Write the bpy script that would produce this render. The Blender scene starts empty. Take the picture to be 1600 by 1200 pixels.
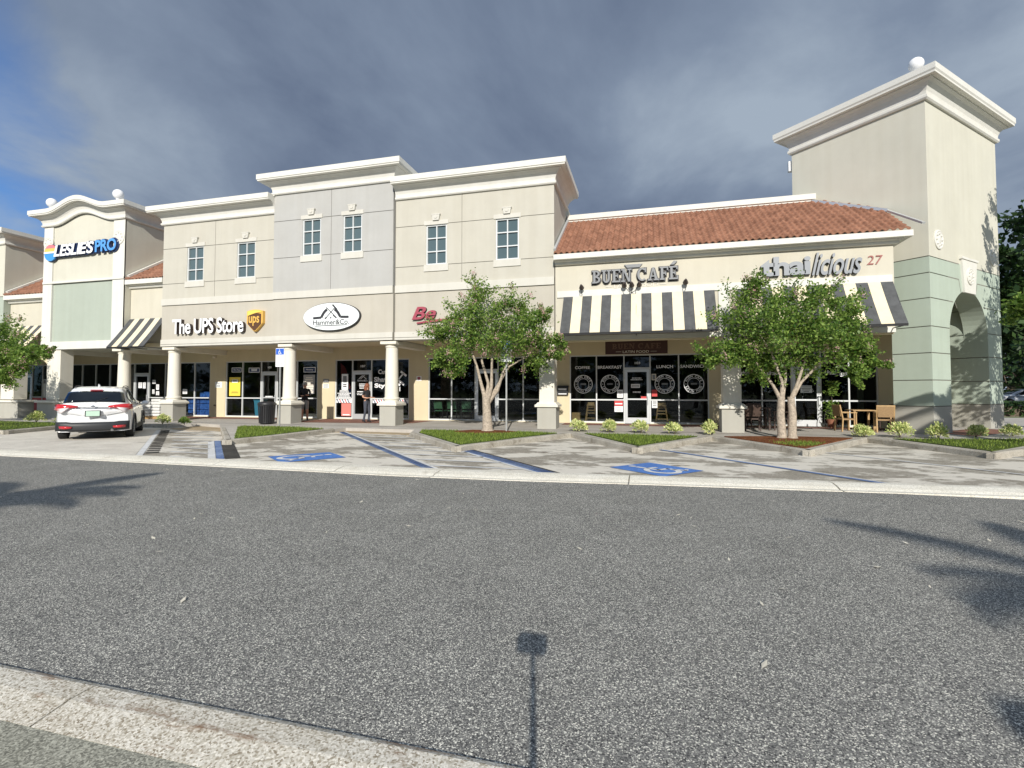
import bpy, bmesh, math, random
from mathutils import Vector, Matrix
rad = math.radians
S = bpy.context.scene
COL = S.collection
# ------------------------------------------------------------------ camera
cam_d = bpy.data.cameras.new("Camera"); cam = bpy.data.objects.new("Camera", cam_d); COL.objects.link(cam)
cam.location = (0, 0, 1.6)
YAW, PIT = rad(15.04), rad(2.0235)
fwd = Vector((-math.sin(YAW)*math.cos(PIT), math.cos(YAW)*math.cos(PIT), math.sin(PIT)))
cam.rotation_euler = (math.pi/2+PIT, 0, YAW)
cam_d.sensor_width = 36; cam_d.sensor_fit = 'HORIZONTAL'
cam_d.lens = 36*794.84/1600
cam_d.shift_y = -(600-581.6)/1600
cam_d.clip_start = 0.05; cam_d.clip_end = 3000
S.camera = cam
# ------------------------------------------------------------------ sky and sun
SUN_EL = rad(25.9); SUN_AZ = rad(167.3)      # azimuth clockwise from +Y
sv = Vector((math.sin(SUN_AZ)*math.cos(SUN_EL), math.cos(SUN_AZ)*math.cos(SUN_EL), math.sin(SUN_EL)))
world = bpy.data.worlds.new("World"); S.world = world; world.use_nodes = True
def world_nodes():
    nt = world.node_tree; N = nt.nodes; Lk = nt.links; N.clear()
    def nn(t, **k):
        n = N.new(t)
        for a, b in k.items(): setattr(n, a, b)
        return n
    def math_(op, a, b=None, c=None):
        n = nn('ShaderNodeMath', operation=op)
        for i, v in enumerate((a, b, c)):
            if v is None: continue
            if isinstance(v, (int, float)): n.inputs[i].default_value = v
            else: Lk.new(v, n.inputs[i])
        return n.outputs[0]
    out = nn('ShaderNodeOutputWorld'); bg = nn('ShaderNodeBackground'); bg.inputs[1].default_value = 0.1
    sky = nn('ShaderNodeTexSky', sky_type='NISHITA', sun_disc=False, sun_elevation=SUN_EL, sun_rotation=SUN_AZ, altitude=0, air_density=1.0, dust_density=0.6, ozone_density=2.0)
    tc = nn('ShaderNodeTexCoord'); sep = nn('ShaderNodeSeparateXYZ'); Lk.new(tc.outputs['Generated'], sep.inputs[0])
    X, Y, Z = sep.outputs
    zz = math_('ADD', math_('MAXIMUM', Z, 0.0), 0.28)
    cx = math_('DIVIDE', X, zz); cy = math_('DIVIDE', Y, zz)
    cmb = nn('ShaderNodeCombineXYZ'); Lk.new(cx, cmb.inputs[0]); Lk.new(cy, cmb.inputs[1])
    def noise(sc, det, dist, off, rough=0.5):
        mp = nn('ShaderNodeMapping'); mp.inputs['Location'].default_value = off; mp.inputs['Rotation'].default_value = (0, 0, rad(35)); mp.inputs['Scale'].default_value = (1.0, 0.75, 1)
        Lk.new(cmb.outputs[0], mp.inputs[0])
        n = nn('ShaderNodeTexNoise'); n.inputs['Scale'].default_value = sc; n.inputs['Detail'].default_value = det; n.inputs['Distortion'].default_value = dist; n.inputs['Roughness'].default_value = rough
        Lk.new(mp.outputs[0], n.inputs['Vector']); return n.outputs['Fac']
    n1 = noise(0.62, 3, 0.35, (3.1, 1.7, 0.2), 0.42); n2 = noise(1.7, 7, 0.3, (7.3, 2.2, 4.0), 0.56)
    # cloud tone: dark slate bellies to pale grey
    tone = math_('ADD', math_('MULTIPLY', n1, 0.62), math_('MULTIPLY', n2, 0.44))
    ramp = nn('ShaderNodeValToRGB'); Lk.new(tone, ramp.inputs[0])
    cr = ramp.color_ramp; cr.elements[0].position = 0.42; cr.elements[0].color = (1.25, 1.65, 2.5, 1); cr.elements[1].position = 0.61; cr.elements[1].color = (3.5, 4.2, 5.1, 1)
    e = cr.elements.new(0.52); e.color = (2.1, 2.65, 3.6, 1)
    # cloud sheet brightened towards the sun's side and overhead, to fill the shade
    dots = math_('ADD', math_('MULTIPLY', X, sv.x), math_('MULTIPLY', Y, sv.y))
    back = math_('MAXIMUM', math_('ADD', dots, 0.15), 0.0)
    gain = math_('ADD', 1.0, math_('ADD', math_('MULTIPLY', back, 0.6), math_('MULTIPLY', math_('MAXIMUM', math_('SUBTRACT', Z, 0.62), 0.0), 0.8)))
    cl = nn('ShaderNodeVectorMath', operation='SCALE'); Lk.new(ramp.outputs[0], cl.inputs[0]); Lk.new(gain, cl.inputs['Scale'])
    # cover: the deck breaks up into blue low in the west (camera left)
    west = math_('MULTIPLY', math_('SUBTRACT', math_('MULTIPLY', X, -1.0), 0.58), 1.75)
    cov = math_('SUBTRACT', math_('ADD', math_('MULTIPLY', math_('SUBTRACT', n2, 0.5), 0.9), 0.80), math_('MAXIMUM', west, 0.0))
    cov = math_('MINIMUM', math_('MAXIMUM', math_('MULTIPLY', math_('SUBTRACT', cov, 0.22), 3.2), 0.0), 1.0)
    blue = nn('ShaderNodeMix', data_type='RGBA', blend_type='MULTIPLY'); blue.inputs[0].default_value = 1
    Lk.new(sky.outputs[0], blue.inputs[6]); blue.inputs[7].default_value = (0.50, 0.95, 1.5, 1)
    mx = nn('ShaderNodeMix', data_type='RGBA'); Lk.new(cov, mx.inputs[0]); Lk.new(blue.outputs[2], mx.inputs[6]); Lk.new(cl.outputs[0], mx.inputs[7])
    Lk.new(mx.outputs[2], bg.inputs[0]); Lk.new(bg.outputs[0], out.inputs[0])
world_nodes()
sun_d = bpy.data.lights.new("sun", 'SUN'); sun_d.energy = 4.9; sun_d.angle = rad(0.5); sun_d.color = (1.0, 0.95, 0.87)
sun = bpy.data.objects.new("sun", sun_d); COL.objects.link(sun); sun.rotation_euler = (-sv).to_track_quat('-Z', 'Y').to_euler()
S.view_settings.view_transform = 'Standard'; S.view_settings.look = 'None'; S.view_settings.gamma = 1; S.view_settings.exposure = 0.05
S.view_settings.use_curve_mapping = False
try:
    S.cycles.max_bounces = 6; S.cycles.transparent_max_bounces = 12
except Exception: pass

# ------------------------------------------------------------------ materials
M = {}
def mat(name, col, rough=0.8, metal=0.0, spec=None, var=0.0, vscale=3.0, bump=0.0, bscale=60.0, emit=None, coat=0.0):
    """principled material; var = soft large-scale tone variation, bump = fine surface grain"""
    m = bpy.data.materials.new(name); m.use_nodes = True; nt = m.node_tree; b = nt.nodes['Principled BSDF']
    b.inputs['Base Color'].default_value = (*col, 1); b.inputs['Roughness'].default_value = rough; b.inputs['Metallic'].default_value = metal
    if spec is not None: b.inputs['Specular IOR Level'].default_value = spec
    if coat: b.inputs['Coat Weight'].default_value = coat; b.inputs['Coat Roughness'].default_value = 0.05
    if var or bump:
        tc = nt.nodes.new('ShaderNodeTexCoord')
    if var:
        n = nt.nodes.new('ShaderNodeTexNoise'); n.inputs['Scale'].default_value = vscale; n.inputs['Detail'].default_value = 8; n.inputs['Roughness'].default_value = 0.65
        nt.links.new(tc.outputs['Object'], n.inputs['Vector'])
        r = nt.nodes.new('ShaderNodeValToRGB'); nt.links.new(n.outputs['Fac'], r.inputs[0])
        r.color_ramp.elements[0].position = 0.3; r.color_ramp.elements[1].position = 0.7
        r.color_ramp.elements[0].color = (*[c*(1-var) for c in col], 1); r.color_ramp.elements[1].color = (*[min(1, c*(1+var)) for c in col], 1)
        nt.links.new(r.outputs[0], b.inputs['Base Color'])
    if bump:
        n = nt.nodes.new('ShaderNodeTexNoise'); n.inputs['Scale'].default_value = bscale; n.inputs['Detail'].default_value = 4
        nt.links.new(tc.outputs['Object'], n.inputs['Vector'])
        bp = nt.nodes.new('ShaderNodeBump'); bp.inputs['Strength'].default_value = bump; bp.inputs['Distance'].default_value = 0.01
        nt.links.new(n.outputs['Fac'], bp.inputs['Height']); nt.links.new(bp.outputs[0], b.inputs['Normal'])
    M[name] = m; return m
def stucco(name, col, var=0.045):
    """painted stucco: fine grain, faint mottling and faint vertical rain streaks"""
    m = mat(name, col, rough=0.92, spec=0.2, var=var, vscale=0.9, bump=0.25, bscale=45)
    nt = m.node_tree; b = nt.nodes['Principled BSDF']; tc = [n for n in nt.nodes if n.type == 'TEX_COORD'][0]
    mp = nt.nodes.new('ShaderNodeMapping'); mp.inputs['Scale'].default_value = (2.2, 2.2, 0.12); nt.links.new(tc.outputs['Object'], mp.inputs[0])
    n = nt.nodes.new('ShaderNodeTexNoise'); n.inputs['Scale'].default_value = 1.6; n.inputs['Detail'].default_value = 6; nt.links.new(mp.outputs[0], n.inputs['Vector'])
    r = nt.nodes.new('ShaderNodeValToRGB'); nt.links.new(n.outputs['Fac'], r.inputs[0])
    r.color_ramp.elements[0].position = 0.35; r.color_ramp.elements[0].color = (0.965, 0.96, 0.95, 1); r.color_ramp.elements[1].position = 0.6; r.color_ramp.elements[1].color = (1, 1, 1, 1)
    src = b.inputs['Base Color'].links[0].from_socket
    mx = nt.nodes.new('ShaderNodeMix'); mx.data_type = 'RGBA'; mx.blend_type = 'MULTIPLY'; mx.inputs[0].default_value = 1
    nt.links.new(src, mx.inputs[6]); nt.links.new(r.outputs[0], mx.inputs[7]); nt.links.new(mx.outputs[2], b.inputs['Base Color'])
    return m
stucco('cream_stucco', (0.50, 0.48, 0.415)); stucco('warm_stucco', (0.565, 0.535, 0.445)); stucco('grey_stucco', (0.43, 0.428, 0.41)); stucco('ledge_stucco', (0.58, 0.565, 0.51), 0.04)
stucco('beige_stucco', (0.475, 0.447, 0.385)); stucco('trim_stucco', (0.68, 0.67, 0.62), 0.04); stucco('green_stucco', (0.39, 0.435, 0.375))
stucco('tower_green', (0.42, 0.485, 0.41)); stucco('tower_cream', (0.585, 0.57, 0.485)); stucco('base_grey', (0.40, 0.39, 0.345)); stucco('column_stucco', (0.72, 0.69, 0.60), 0.05)
stucco('arcade_wall', (0.64, 0.56, 0.385)); stucco('dark_base', (0.28, 0.29, 0.275))
mat('joint', (0.22, 0.21, 0.18), 0.95)
mat('white_frame', (0.62, 0.64, 0.64), 0.45, var=0.04, vscale=6); mat('alu', (0.62, 0.64, 0.65), 0.38, 0.5)
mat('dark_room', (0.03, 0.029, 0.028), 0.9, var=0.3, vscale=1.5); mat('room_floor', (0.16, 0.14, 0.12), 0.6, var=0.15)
mat('awning_dark', (0.075, 0.078, 0.08), 0.75, var=0.3, vscale=4); mat('awning_cream', (0.76, 0.67, 0.47), 0.8, var=0.07, vscale=4)
mat('black_metal', (0.02, 0.02, 0.022), 0.45); mat('bronze', (0.05, 0.035, 0.03), 0.5)
mat('white_paint', (0.82, 0.82, 0.82), 0.5); mat('letter_white', (0.86, 0.87, 0.88), 0.4); mat('letter_side', (0.05, 0.035, 0.03), 0.6)
mat('letter_grey', (0.20, 0.21, 0.22), 0.5); mat('letter_black', (0.03, 0.03, 0.035), 0.5); mat('thai_grey', (0.19, 0.21, 0.235), 0.4)
mat('navy', (0.02, 0.04, 0.12), 0.5); mat('pro_blue', (0.10, 0.33, 0.75), 0.45); mat('logo_blue', (0.06, 0.30, 0.68), 0.45)
mat('logo_orange', (0.90, 0.50, 0.12), 0.5); mat('logo_pink', (0.80, 0.20, 0.22), 0.5); mat('logo_yellow', (0.92, 0.62, 0.12), 0.5)
mat('shield_brown', (0.10, 0.045, 0.02), 0.5); mat('shield_gold', (0.75, 0.45, 0.10), 0.5)
mat('pale_sign', (0.78, 0.82, 0.82), 0.5); mat('maroon', (0.34, 0.06, 0.09), 0.5); mat('red27', (0.27, 0.07, 0.055), 0.5); mat('ivory', (0.80, 0.74, 0.62), 0.6)
mat('sign_blue', (0.03, 0.12, 0.55), 0.4); mat('paint_blue', (0.08, 0.16, 0.42), 0.85, var=0.25, vscale=5)
mat('red', (0.55, 0.05, 0.05), 0.5); mat('salmon', (0.62, 0.20, 0.17), 0.6); mat('yellow', (0.85, 0.66, 0.08), 0.5); mat('sky_cyan', (0.10, 0.42, 0.62), 0.5)
mat('wood', (0.42, 0.27, 0.12), 0.55, var=0.2, vscale=14); mat('wood_dark', (0.06, 0.035, 0.025), 0.5, var=0.2, vscale=12); mat('wicker', (0.30, 0.19, 0.09), 0.7, var=0.25, vscale=40)
mat('bark', (0.38, 0.32, 0.25), 0.85, var=0.45, vscale=16, bump=1.0, bscale=26); mat('bark_dark', (0.11, 0.085, 0.06), 0.9, var=0.3, vscale=6, bump=0.8, bscale=18)
mat('galv', (0.36, 0.37, 0.36), 0.55, 0.3, var=0.15, vscale=9); mat('skin', (0.55, 0.30, 0.20), 0.6); mat('hair_red', (0.22, 0.07, 0.03), 0.6)
mat('cloth_black', (0.02, 0.02, 0.022), 0.9); mat('jeans', (0.06, 0.065, 0.085), 0.9, var=0.2, vscale=10); mat('cap_grey', (0.40, 0.39, 0.38), 0.9); mat('shorts_grey', (0.30, 0.29, 0.27), 0.9)
mat('water_pack', (0.07, 0.20, 0.75), 0.25, var=0.6, vscale=9); mat('bag_white', (0.62, 0.62, 0.60), 0.6, var=0.12, vscale=6, bump=0.8, bscale=9)
mat('pot', (0.28, 0.12, 0.07), 0.8); mat('reflection_green', (0.10, 0.22, 0.12), 0.4); mat('mailbox_black', (0.025, 0.027, 0.03), 0.4)

def glass(name, tint, extra=0.0):
    m = bpy.data.materials.new(name); m.use_nodes = True; nt = m.node_tree; nt.nodes.clear()
    o = nt.nodes.new('ShaderNodeOutputMaterial'); t = nt.nodes.new('ShaderNodeBsdfTransparent'); t.inputs[0].default_value = (*tint, 1)
    g = nt.nodes.new('ShaderNodeBsdfGlossy'); g.inputs['Roughness'].default_value = 0.02; g.inputs['Color'].default_value = (0.85, 0.92, 0.95, 1)
    f = nt.nodes.new('ShaderNodeFresnel'); f.inputs[0].default_value = 1.5
    a = nt.nodes.new('ShaderNodeMath'); a.operation = 'ADD'; a.inputs[1].default_value = extra; nt.links.new(f.outputs[0], a.inputs[0])
    gm = nt.nodes.new('ShaderNodeNewGeometry'); inv = nt.nodes.new('ShaderNodeMath'); inv.operation = 'SUBTRACT'; inv.inputs[0].default_value = 1.0; nt.links.new(gm.outputs['Backfacing'], inv.inputs[1])
    ml = nt.nodes.new('ShaderNodeMath'); ml.operation = 'MULTIPLY'; nt.links.new(a.outputs[0], ml.inputs[0]); nt.links.new(inv.outputs[0], ml.inputs[1])
    mx = nt.nodes.new('ShaderNodeMixShader'); nt.links.new(ml.outputs[0], mx.inputs[0]); nt.links.new(t.outputs[0], mx.inputs[1]); nt.links.new(g.outputs[0], mx.inputs[2]); nt.links.new(mx.outputs[0], o.inputs[0])
    M[name] = m; return m
glass('shop_glass', (0.72, 0.75, 0.75), 0.0)
glass('car_glass', (0.10, 0.11, 0.13), 0.04)
m = mat('upper_glass', (0.075, 0.115, 0.125), 0.08, spec=1.0)
m = mat('car_white', (0.80, 0.81, 0.82), 0.25, coat=1.0); mat('car_black', (0.025, 0.027, 0.03), 0.5); mat('tyre', (0.02, 0.02, 0.02), 0.85); mat('rim', (0.35, 0.36, 0.37), 0.3, 0.7)
mat('tail_red', (0.50, 0.015, 0.02), 0.15, coat=1.0); mat('chrome', (0.6, 0.6, 0.6), 0.15, 1.0); mat('lamp_clear', (0.65, 0.6, 0.6), 0.15)
mat('plate_green', (0.45, 0.62, 0.50), 0.5)

def leafmat(name, c1, c2, trans=0.35, spec=0.35):
    m = bpy.data.materials.new(name); m.use_nodes = True; nt = m.node_tree; nt.nodes.clear()
    o = nt.nodes.new('ShaderNodeOutputMaterial'); g = nt.nodes.new('ShaderNodeNewGeometry')
    r = nt.nodes.new('ShaderNodeValToRGB'); nt.links.new(g.outputs['Random Per Island'], r.inputs[0])
    r.color_ramp.elements[0].color = (*c1, 1); r.color_ramp.elements[1].color = (*c2, 1)
    p = nt.nodes.new('ShaderNodeBsdfPrincipled'); p.inputs['Roughness'].default_value = 0.45; p.inputs['Specular IOR Level'].default_value = spec; nt.links.new(r.outputs[0], p.inputs['Base Color'])
    t = nt.nodes.new('ShaderNodeBsdfTranslucent'); nt.links.new(r.outputs[0], t.inputs[0])
    mx = nt.nodes.new('ShaderNodeMixShader'); mx.inputs[0].default_value = trans; nt.links.new(p.outputs[0], mx.inputs[1]); nt.links.new(t.outputs[0], mx.inputs[2]); nt.links.new(mx.outputs[0], o.inputs[0])
    M[name] = m
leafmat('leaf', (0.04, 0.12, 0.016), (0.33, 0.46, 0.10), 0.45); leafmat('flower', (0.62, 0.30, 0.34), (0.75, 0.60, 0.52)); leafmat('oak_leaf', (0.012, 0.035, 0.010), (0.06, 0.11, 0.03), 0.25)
leafmat('variegated', (0.20, 0.32, 0.05), (0.88, 0.86, 0.42), 0.2); leafmat('palm_leaf', (0.03, 0.07, 0.015), (0.08, 0.14, 0.03), 0.2)
leafmat('grass_blade', (0.07, 0.13, 0.015), (0.28, 0.36, 0.07), 0.3, 0.2)

def ground_mat(name, stops, speck=None, big=None, bump=0.3):
    """mineral surface: stops=[(pos,col)..] over fine noise, speck=(scale, [(pos,col)]) aggregate, big=(scale,lo,hi, col) worn patches"""
    m = bpy.data.materials.new(name); m.use_nodes = True; nt = m.node_tree; b = nt.nodes['Principled BSDF']; b.inputs['Roughness'].default_value = 1.0; b.inputs['Specular IOR Level'].default_value = 0.06
    tc = nt.nodes.new('ShaderNodeTexCoord'); V = tc.outputs['Object']
    def noise(sc, det=6, rough=0.6, mapping=None):
        n = nt.nodes.new('ShaderNodeTexNoise'); n.inputs['Scale'].default_value = sc; n.inputs['Detail'].default_value = det; n.inputs['Roughness'].default_value = rough
        v = V
        if mapping:
            mp = nt.nodes.new('ShaderNodeMapping'); mp.inputs['Scale'].default_value = mapping[0]; mp.inputs['Rotation'].default_value = mapping[1]; nt.links.new(V, mp.inputs[0]); v = mp.outputs[0]
        nt.links.new(v, n.inputs['Vector']); return n.outputs['Fac']
    def ramp(f, st, interp='LINEAR'):
        r = nt.nodes.new('ShaderNodeValToRGB'); nt.links.new(f, r.inputs[0]); r.color_ramp.interpolation = interp
        while len(r.color_ramp.elements) < len(st): r.color_ramp.elements.new(0.5)
        for e, (p, c) in zip(r.color_ramp.elements, st): e.position = p; e.color = (*c, 1)
        return r.outputs[0]
    def mix(f, a, c, mode='MIX'):
        x = nt.nodes.new('ShaderNodeMix'); x.data_type = 'RGBA'; x.blend_type = mode
        if isinstance(f, float): x.inputs[0].default_value = f
        else: nt.links.new(f, x.inputs[0])
        nt.links.new(a, x.inputs[6]); nt.links.new(c, x.inputs[7]); return x.outputs[2]
    col = ramp(noise(1.3, 10, 0.7), stops)
    hgt = None
    if speck:
        v = nt.nodes.new('ShaderNodeTexVoronoi'); v.inputs['Scale'].default_value = speck[0]; v.inputs['Randomness'].default_value = 1.0; nt.links.new(V, v.inputs['Vector'])
        sp = nt.nodes.new('ShaderNodeSeparateColor'); nt.links.new(v.outputs['Color'], sp.inputs[0])
        col = mix(speck[2] if len(speck) > 2 else 0.8, col, ramp(sp.outputs[0], speck[1]), 'MULTIPLY')
        hgt = sp.outputs[1]
    if big:
        for (sc, lo, hi, c, mp) in big:
            f = ramp(noise(sc, 9, 0.68, mp), [(lo, (0, 0, 0)), (hi, (1, 1, 1))])
            rgb = nt.nodes.new('ShaderNodeRGB'); rgb.outputs[0].default_value = (*c, 1)
            col = mix(f, col, rgb.outputs[0])
    nt.links.new(col, b.inputs['Base Color'])
    bp = nt.nodes.new('ShaderNodeBump'); bp.inputs['Strength'].default_value = bump; bp.inputs['Distance'].default_value = 0.01
    nt.links.new(hgt if hgt else noise(60), bp.inputs['Height']); nt.links.new(bp.outputs[0], b.inputs['Normal'])
    M[name] = m; return m
ground_mat('asphalt', [(0.3, (0.210, 0.207, 0.195)), (0.7, (0.270, 0.266, 0.250))], (165, [(0.0, (0.16, 0.16, 0.18)), (0.26, (0.60, 0.60, 0.61)), (0.66, (1.0, 1.0, 0.98)), (0.84, (1.6, 1.58, 1.5)), (0.96, (3.4, 3.35, 3.1))], 1.0), bump=0.6)
ground_mat('lot_asphalt', [(0.3, (0.26, 0.235, 0.19)), (0.7, (0.38, 0.35, 0.295))], (50, [(0, (0.75, 0.75, 0.75)), (1, (1.2, 1.2, 1.2))], 0.8),
           big=[(0.9, 0.475, 0.525, (0.64, 0.60, 0.52), ((0.65, 1.1, 1), (0, 0, 0.6))), (1.1, 0.59, 0.68, (0.17, 0.145, 0.115), ((0.7, 1.1, 1), (0, 0, 0.3)))], bump=0.3)
ground_mat('pale_lot', [(0.35, (0.54, 0.50, 0.43)), (0.65, (0.68, 0.64, 0.56))], (50, [(0, (0.85, 0.85, 0.85)), (1, (1.1, 1.1, 1.1))], 0.8),
           big=[(0.7, 0.60, 0.72, (0.27, 0.25, 0.22), ((0.5, 1.2, 1), (0, 0, 0)))], bump=0.3)
ground_mat('kerb', [(0.3, (0.68, 0.64, 0.54)), (0.7, (0.80, 0.77, 0.68))], (75, [(0, (0.7, 0.68, 0.63)), (0.5, (1, 1, 1)), (1, (1.15, 1.15, 1.15))], 0.8), big=[(1.6, 0.62, 0.78, (0.30, 0.25, 0.18), None)], bump=0.5)
ground_mat('old_kerb', [(0.3, (0.33, 0.30, 0.25)), (0.7, (0.50, 0.47, 0.41))], (60, [(0, (0.75, 0.75, 0.72)), (1, (1.15, 1.15, 1.15))], 0.8), big=[(2.2, 0.56, 0.70, (0.20, 0.17, 0.13), None)], bump=0.5)
ground_mat('near_kerb', [(0.3, (0.52, 0.48, 0.40)), (0.7, (0.70, 0.67, 0.60))], (110, [(0, (0.36, 0.31, 0.24)), (0.35, (0.85, 0.83, 0.78)), (0.7, (1.05, 1.05, 1.05)), (1, (1.3, 1.3, 1.3))], 0.9), big=[(2.6, 0.56, 0.64, (0.24, 0.155, 0.10), ((.5, 2.2, 1), (0, 0, 0)))], bump=0.9)
ground_mat('gutter', [(0.3, (0.26, 0.255, 0.205)), (0.7, (0.36, 0.35, 0.29))], (120, [(0, (0.45, 0.45, 0.45)), (0.5, (1, 1, 1)), (1, (1.7, 1.7, 1.7))], 0.9), bump=0.7)
ground_mat('walk', [(0.3, (0.40, 0.37, 0.33)), (0.7, (0.50, 0.475, 0.43))], (40, [(0, (0.9, 0.9, 0.9)), (1, (1.08, 1.08, 1.08))], 0.8), big=[(0.8, 0.62, 0.75, (0.26, 0.24, 0.21), None)], bump=0.2)
ground_mat('ramp', [(0.3, (0.34, 0.26, 0.16)), (0.7, (0.46, 0.38, 0.27))], (40, [(0, (0.8, 0.8, 0.8)), (1, (1.1, 1.1, 1.1))], 0.8), bump=0.3)
ground_mat('soil', [(0.3, (0.05, 0.075, 0.018)), (0.7, (0.11, 0.14, 0.04))], (60, [(0, (0.6, 0.6, 0.6)), (1, (1.3, 1.3, 1.3))], 0.9), bump=0.8)
ground_mat('mulch', [(0.3, (0.13, 0.045, 0.02)), (0.7, (0.26, 0.11, 0.05))], (45, [(0, (0.4, 0.4, 0.4)), (1, (1.5, 1.5, 1.5))], 1.0), bump=1.0)
ground_mat('far_ground', [(0.3, (0.09, 0.12, 0.04)), (0.7, (0.14, 0.17, 0.06))], (5, [(0, (0.8, 0.8, 0.8)), (1, (1.2, 1.2, 1.2))], 0.8), bump=0.2)
ground_mat('line_white', [(0.3, (0.55, 0.55, 0.53)), (0.7, (0.74, 0.74, 0.73))], (40, [(0, (0.8, 0.8, 0.8)), (1, (1.05, 1.05, 1.05))], 0.8), bump=0.2)
ground_mat('line_blue', [(0.35, (0.10, 0.16, 0.33)), (0.65, (0.24, 0.31, 0.46))], (30, [(0, (0.7, 0.7, 0.7)), (1, (1.1, 1.1, 1.1))], 0.8), bump=0.2)
ground_mat('line_navy', [(0.35, (0.05, 0.08, 0.17)), (0.65, (0.16, 0.20, 0.29))], (30, [(0, (0.7, 0.7, 0.7)), (1, (1.2, 1.2, 1.2))], 0.8), bump=0.2)
ground_mat('line_dark', [(0.3, (0.045, 0.043, 0.04)), (0.7, (0.10, 0.095, 0.085))], (30, [(0, (0.7, 0.7, 0.7)), (1, (1.2, 1.2, 1.2))], 0.8), bump=0.2)
ground_mat('badge_blue', [(0.3, (0.08, 0.17, 0.44)), (0.7, (0.13, 0.26, 0.58))], (30, [(0, (0.8, 0.8, 0.8)), (1, (1.1, 1.1, 1.1))], 0.8), bump=0.2)

def brick_mat(name):
    m = bpy.data.materials.new(name); m.use_nodes = True; nt = m.node_tree; b = nt.nodes['Principled BSDF']; b.inputs['Roughness'].default_value = 0.9
    tc = nt.nodes.new('ShaderNodeTexCoord'); br = nt.nodes.new('ShaderNodeTexBrick'); br.inputs['Scale'].default_value = 1.0
    br.inputs['Brick Width'].default_value = 0.2; br.inputs['Row Height'].default_value = 0.1; br.inputs['Mortar Size'].default_value = 0.006
    br.inputs['Color1'].default_value = (0.26, 0.10, 0.065, 1); br.inputs['Color2'].default_value = (0.19, 0.075, 0.05, 1); br.inputs['Mortar'].default_value = (0.2, 0.17, 0.14, 1)
    nt.links.new(tc.outputs['Object'], br.inputs['Vector']); nt.links.new(br.outputs[0], b.inputs['Base Color']); M[name] = m
brick_mat('brick_paver')
def tile_mat():
    m = mat('roof_tile', (0.32, 0.12, 0.07), 0.75, spec=0.3); nt = m.node_tree; b = nt.nodes['Principled BSDF']
    tc = nt.nodes.new('ShaderNodeTexCoord'); mp = nt.nodes.new('ShaderNodeMapping'); mp.inputs['Scale'].default_value = (3.33, 3.1, 0.01); nt.links.new(tc.outputs['Object'], mp.inputs[0])
    v = nt.nodes.new('ShaderNodeTexVoronoi'); v.inputs['Scale'].default_value = 1; v.inputs['Randomness'].default_value = 0.3; nt.links.new(mp.outputs[0], v.inputs['Vector'])
    sp = nt.nodes.new('ShaderNodeSeparateColor'); nt.links.new(v.outputs['Color'], sp.inputs[0])
    r = nt.nodes.new('ShaderNodeValToRGB'); nt.links.new(sp.outputs[0], r.inputs[0]); r.color_ramp.elements[0].color = (0.24, 0.115, 0.072, 1); r.color_ramp.elements[1].color = (0.33, 0.165, 0.105, 1)
    n = nt.nodes.new('ShaderNodeTexNoise'); n.inputs['Scale'].default_value = 5; n.inputs['Detail'].default_value = 6; nt.links.new(tc.outputs['Object'], n.inputs['Vector'])
    r2 = nt.nodes.new('ShaderNodeValToRGB'); nt.links.new(n.outputs['Fac'], r2.inputs[0]); r2.color_ramp.elements[0].position = 0.35; r2.color_ramp.elements[0].color = (0.7, 0.68, 0.66, 1); r2.color_ramp.elements[1].position = 0.6; r2.color_ramp.elements[1].color = (1, 1, 1, 1)
    mx = nt.nodes.new('ShaderNodeMix'); mx.data_type = 'RGBA'; mx.blend_type = 'MULTIPLY'; mx.inputs[0].default_value = 1; nt.links.new(r.outputs[0], mx.inputs[6]); nt.links.new(r2.outputs[0], mx.inputs[7]); nt.links.new(mx.outputs[2], b.inputs['Base Color'])
tile_mat()
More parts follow.
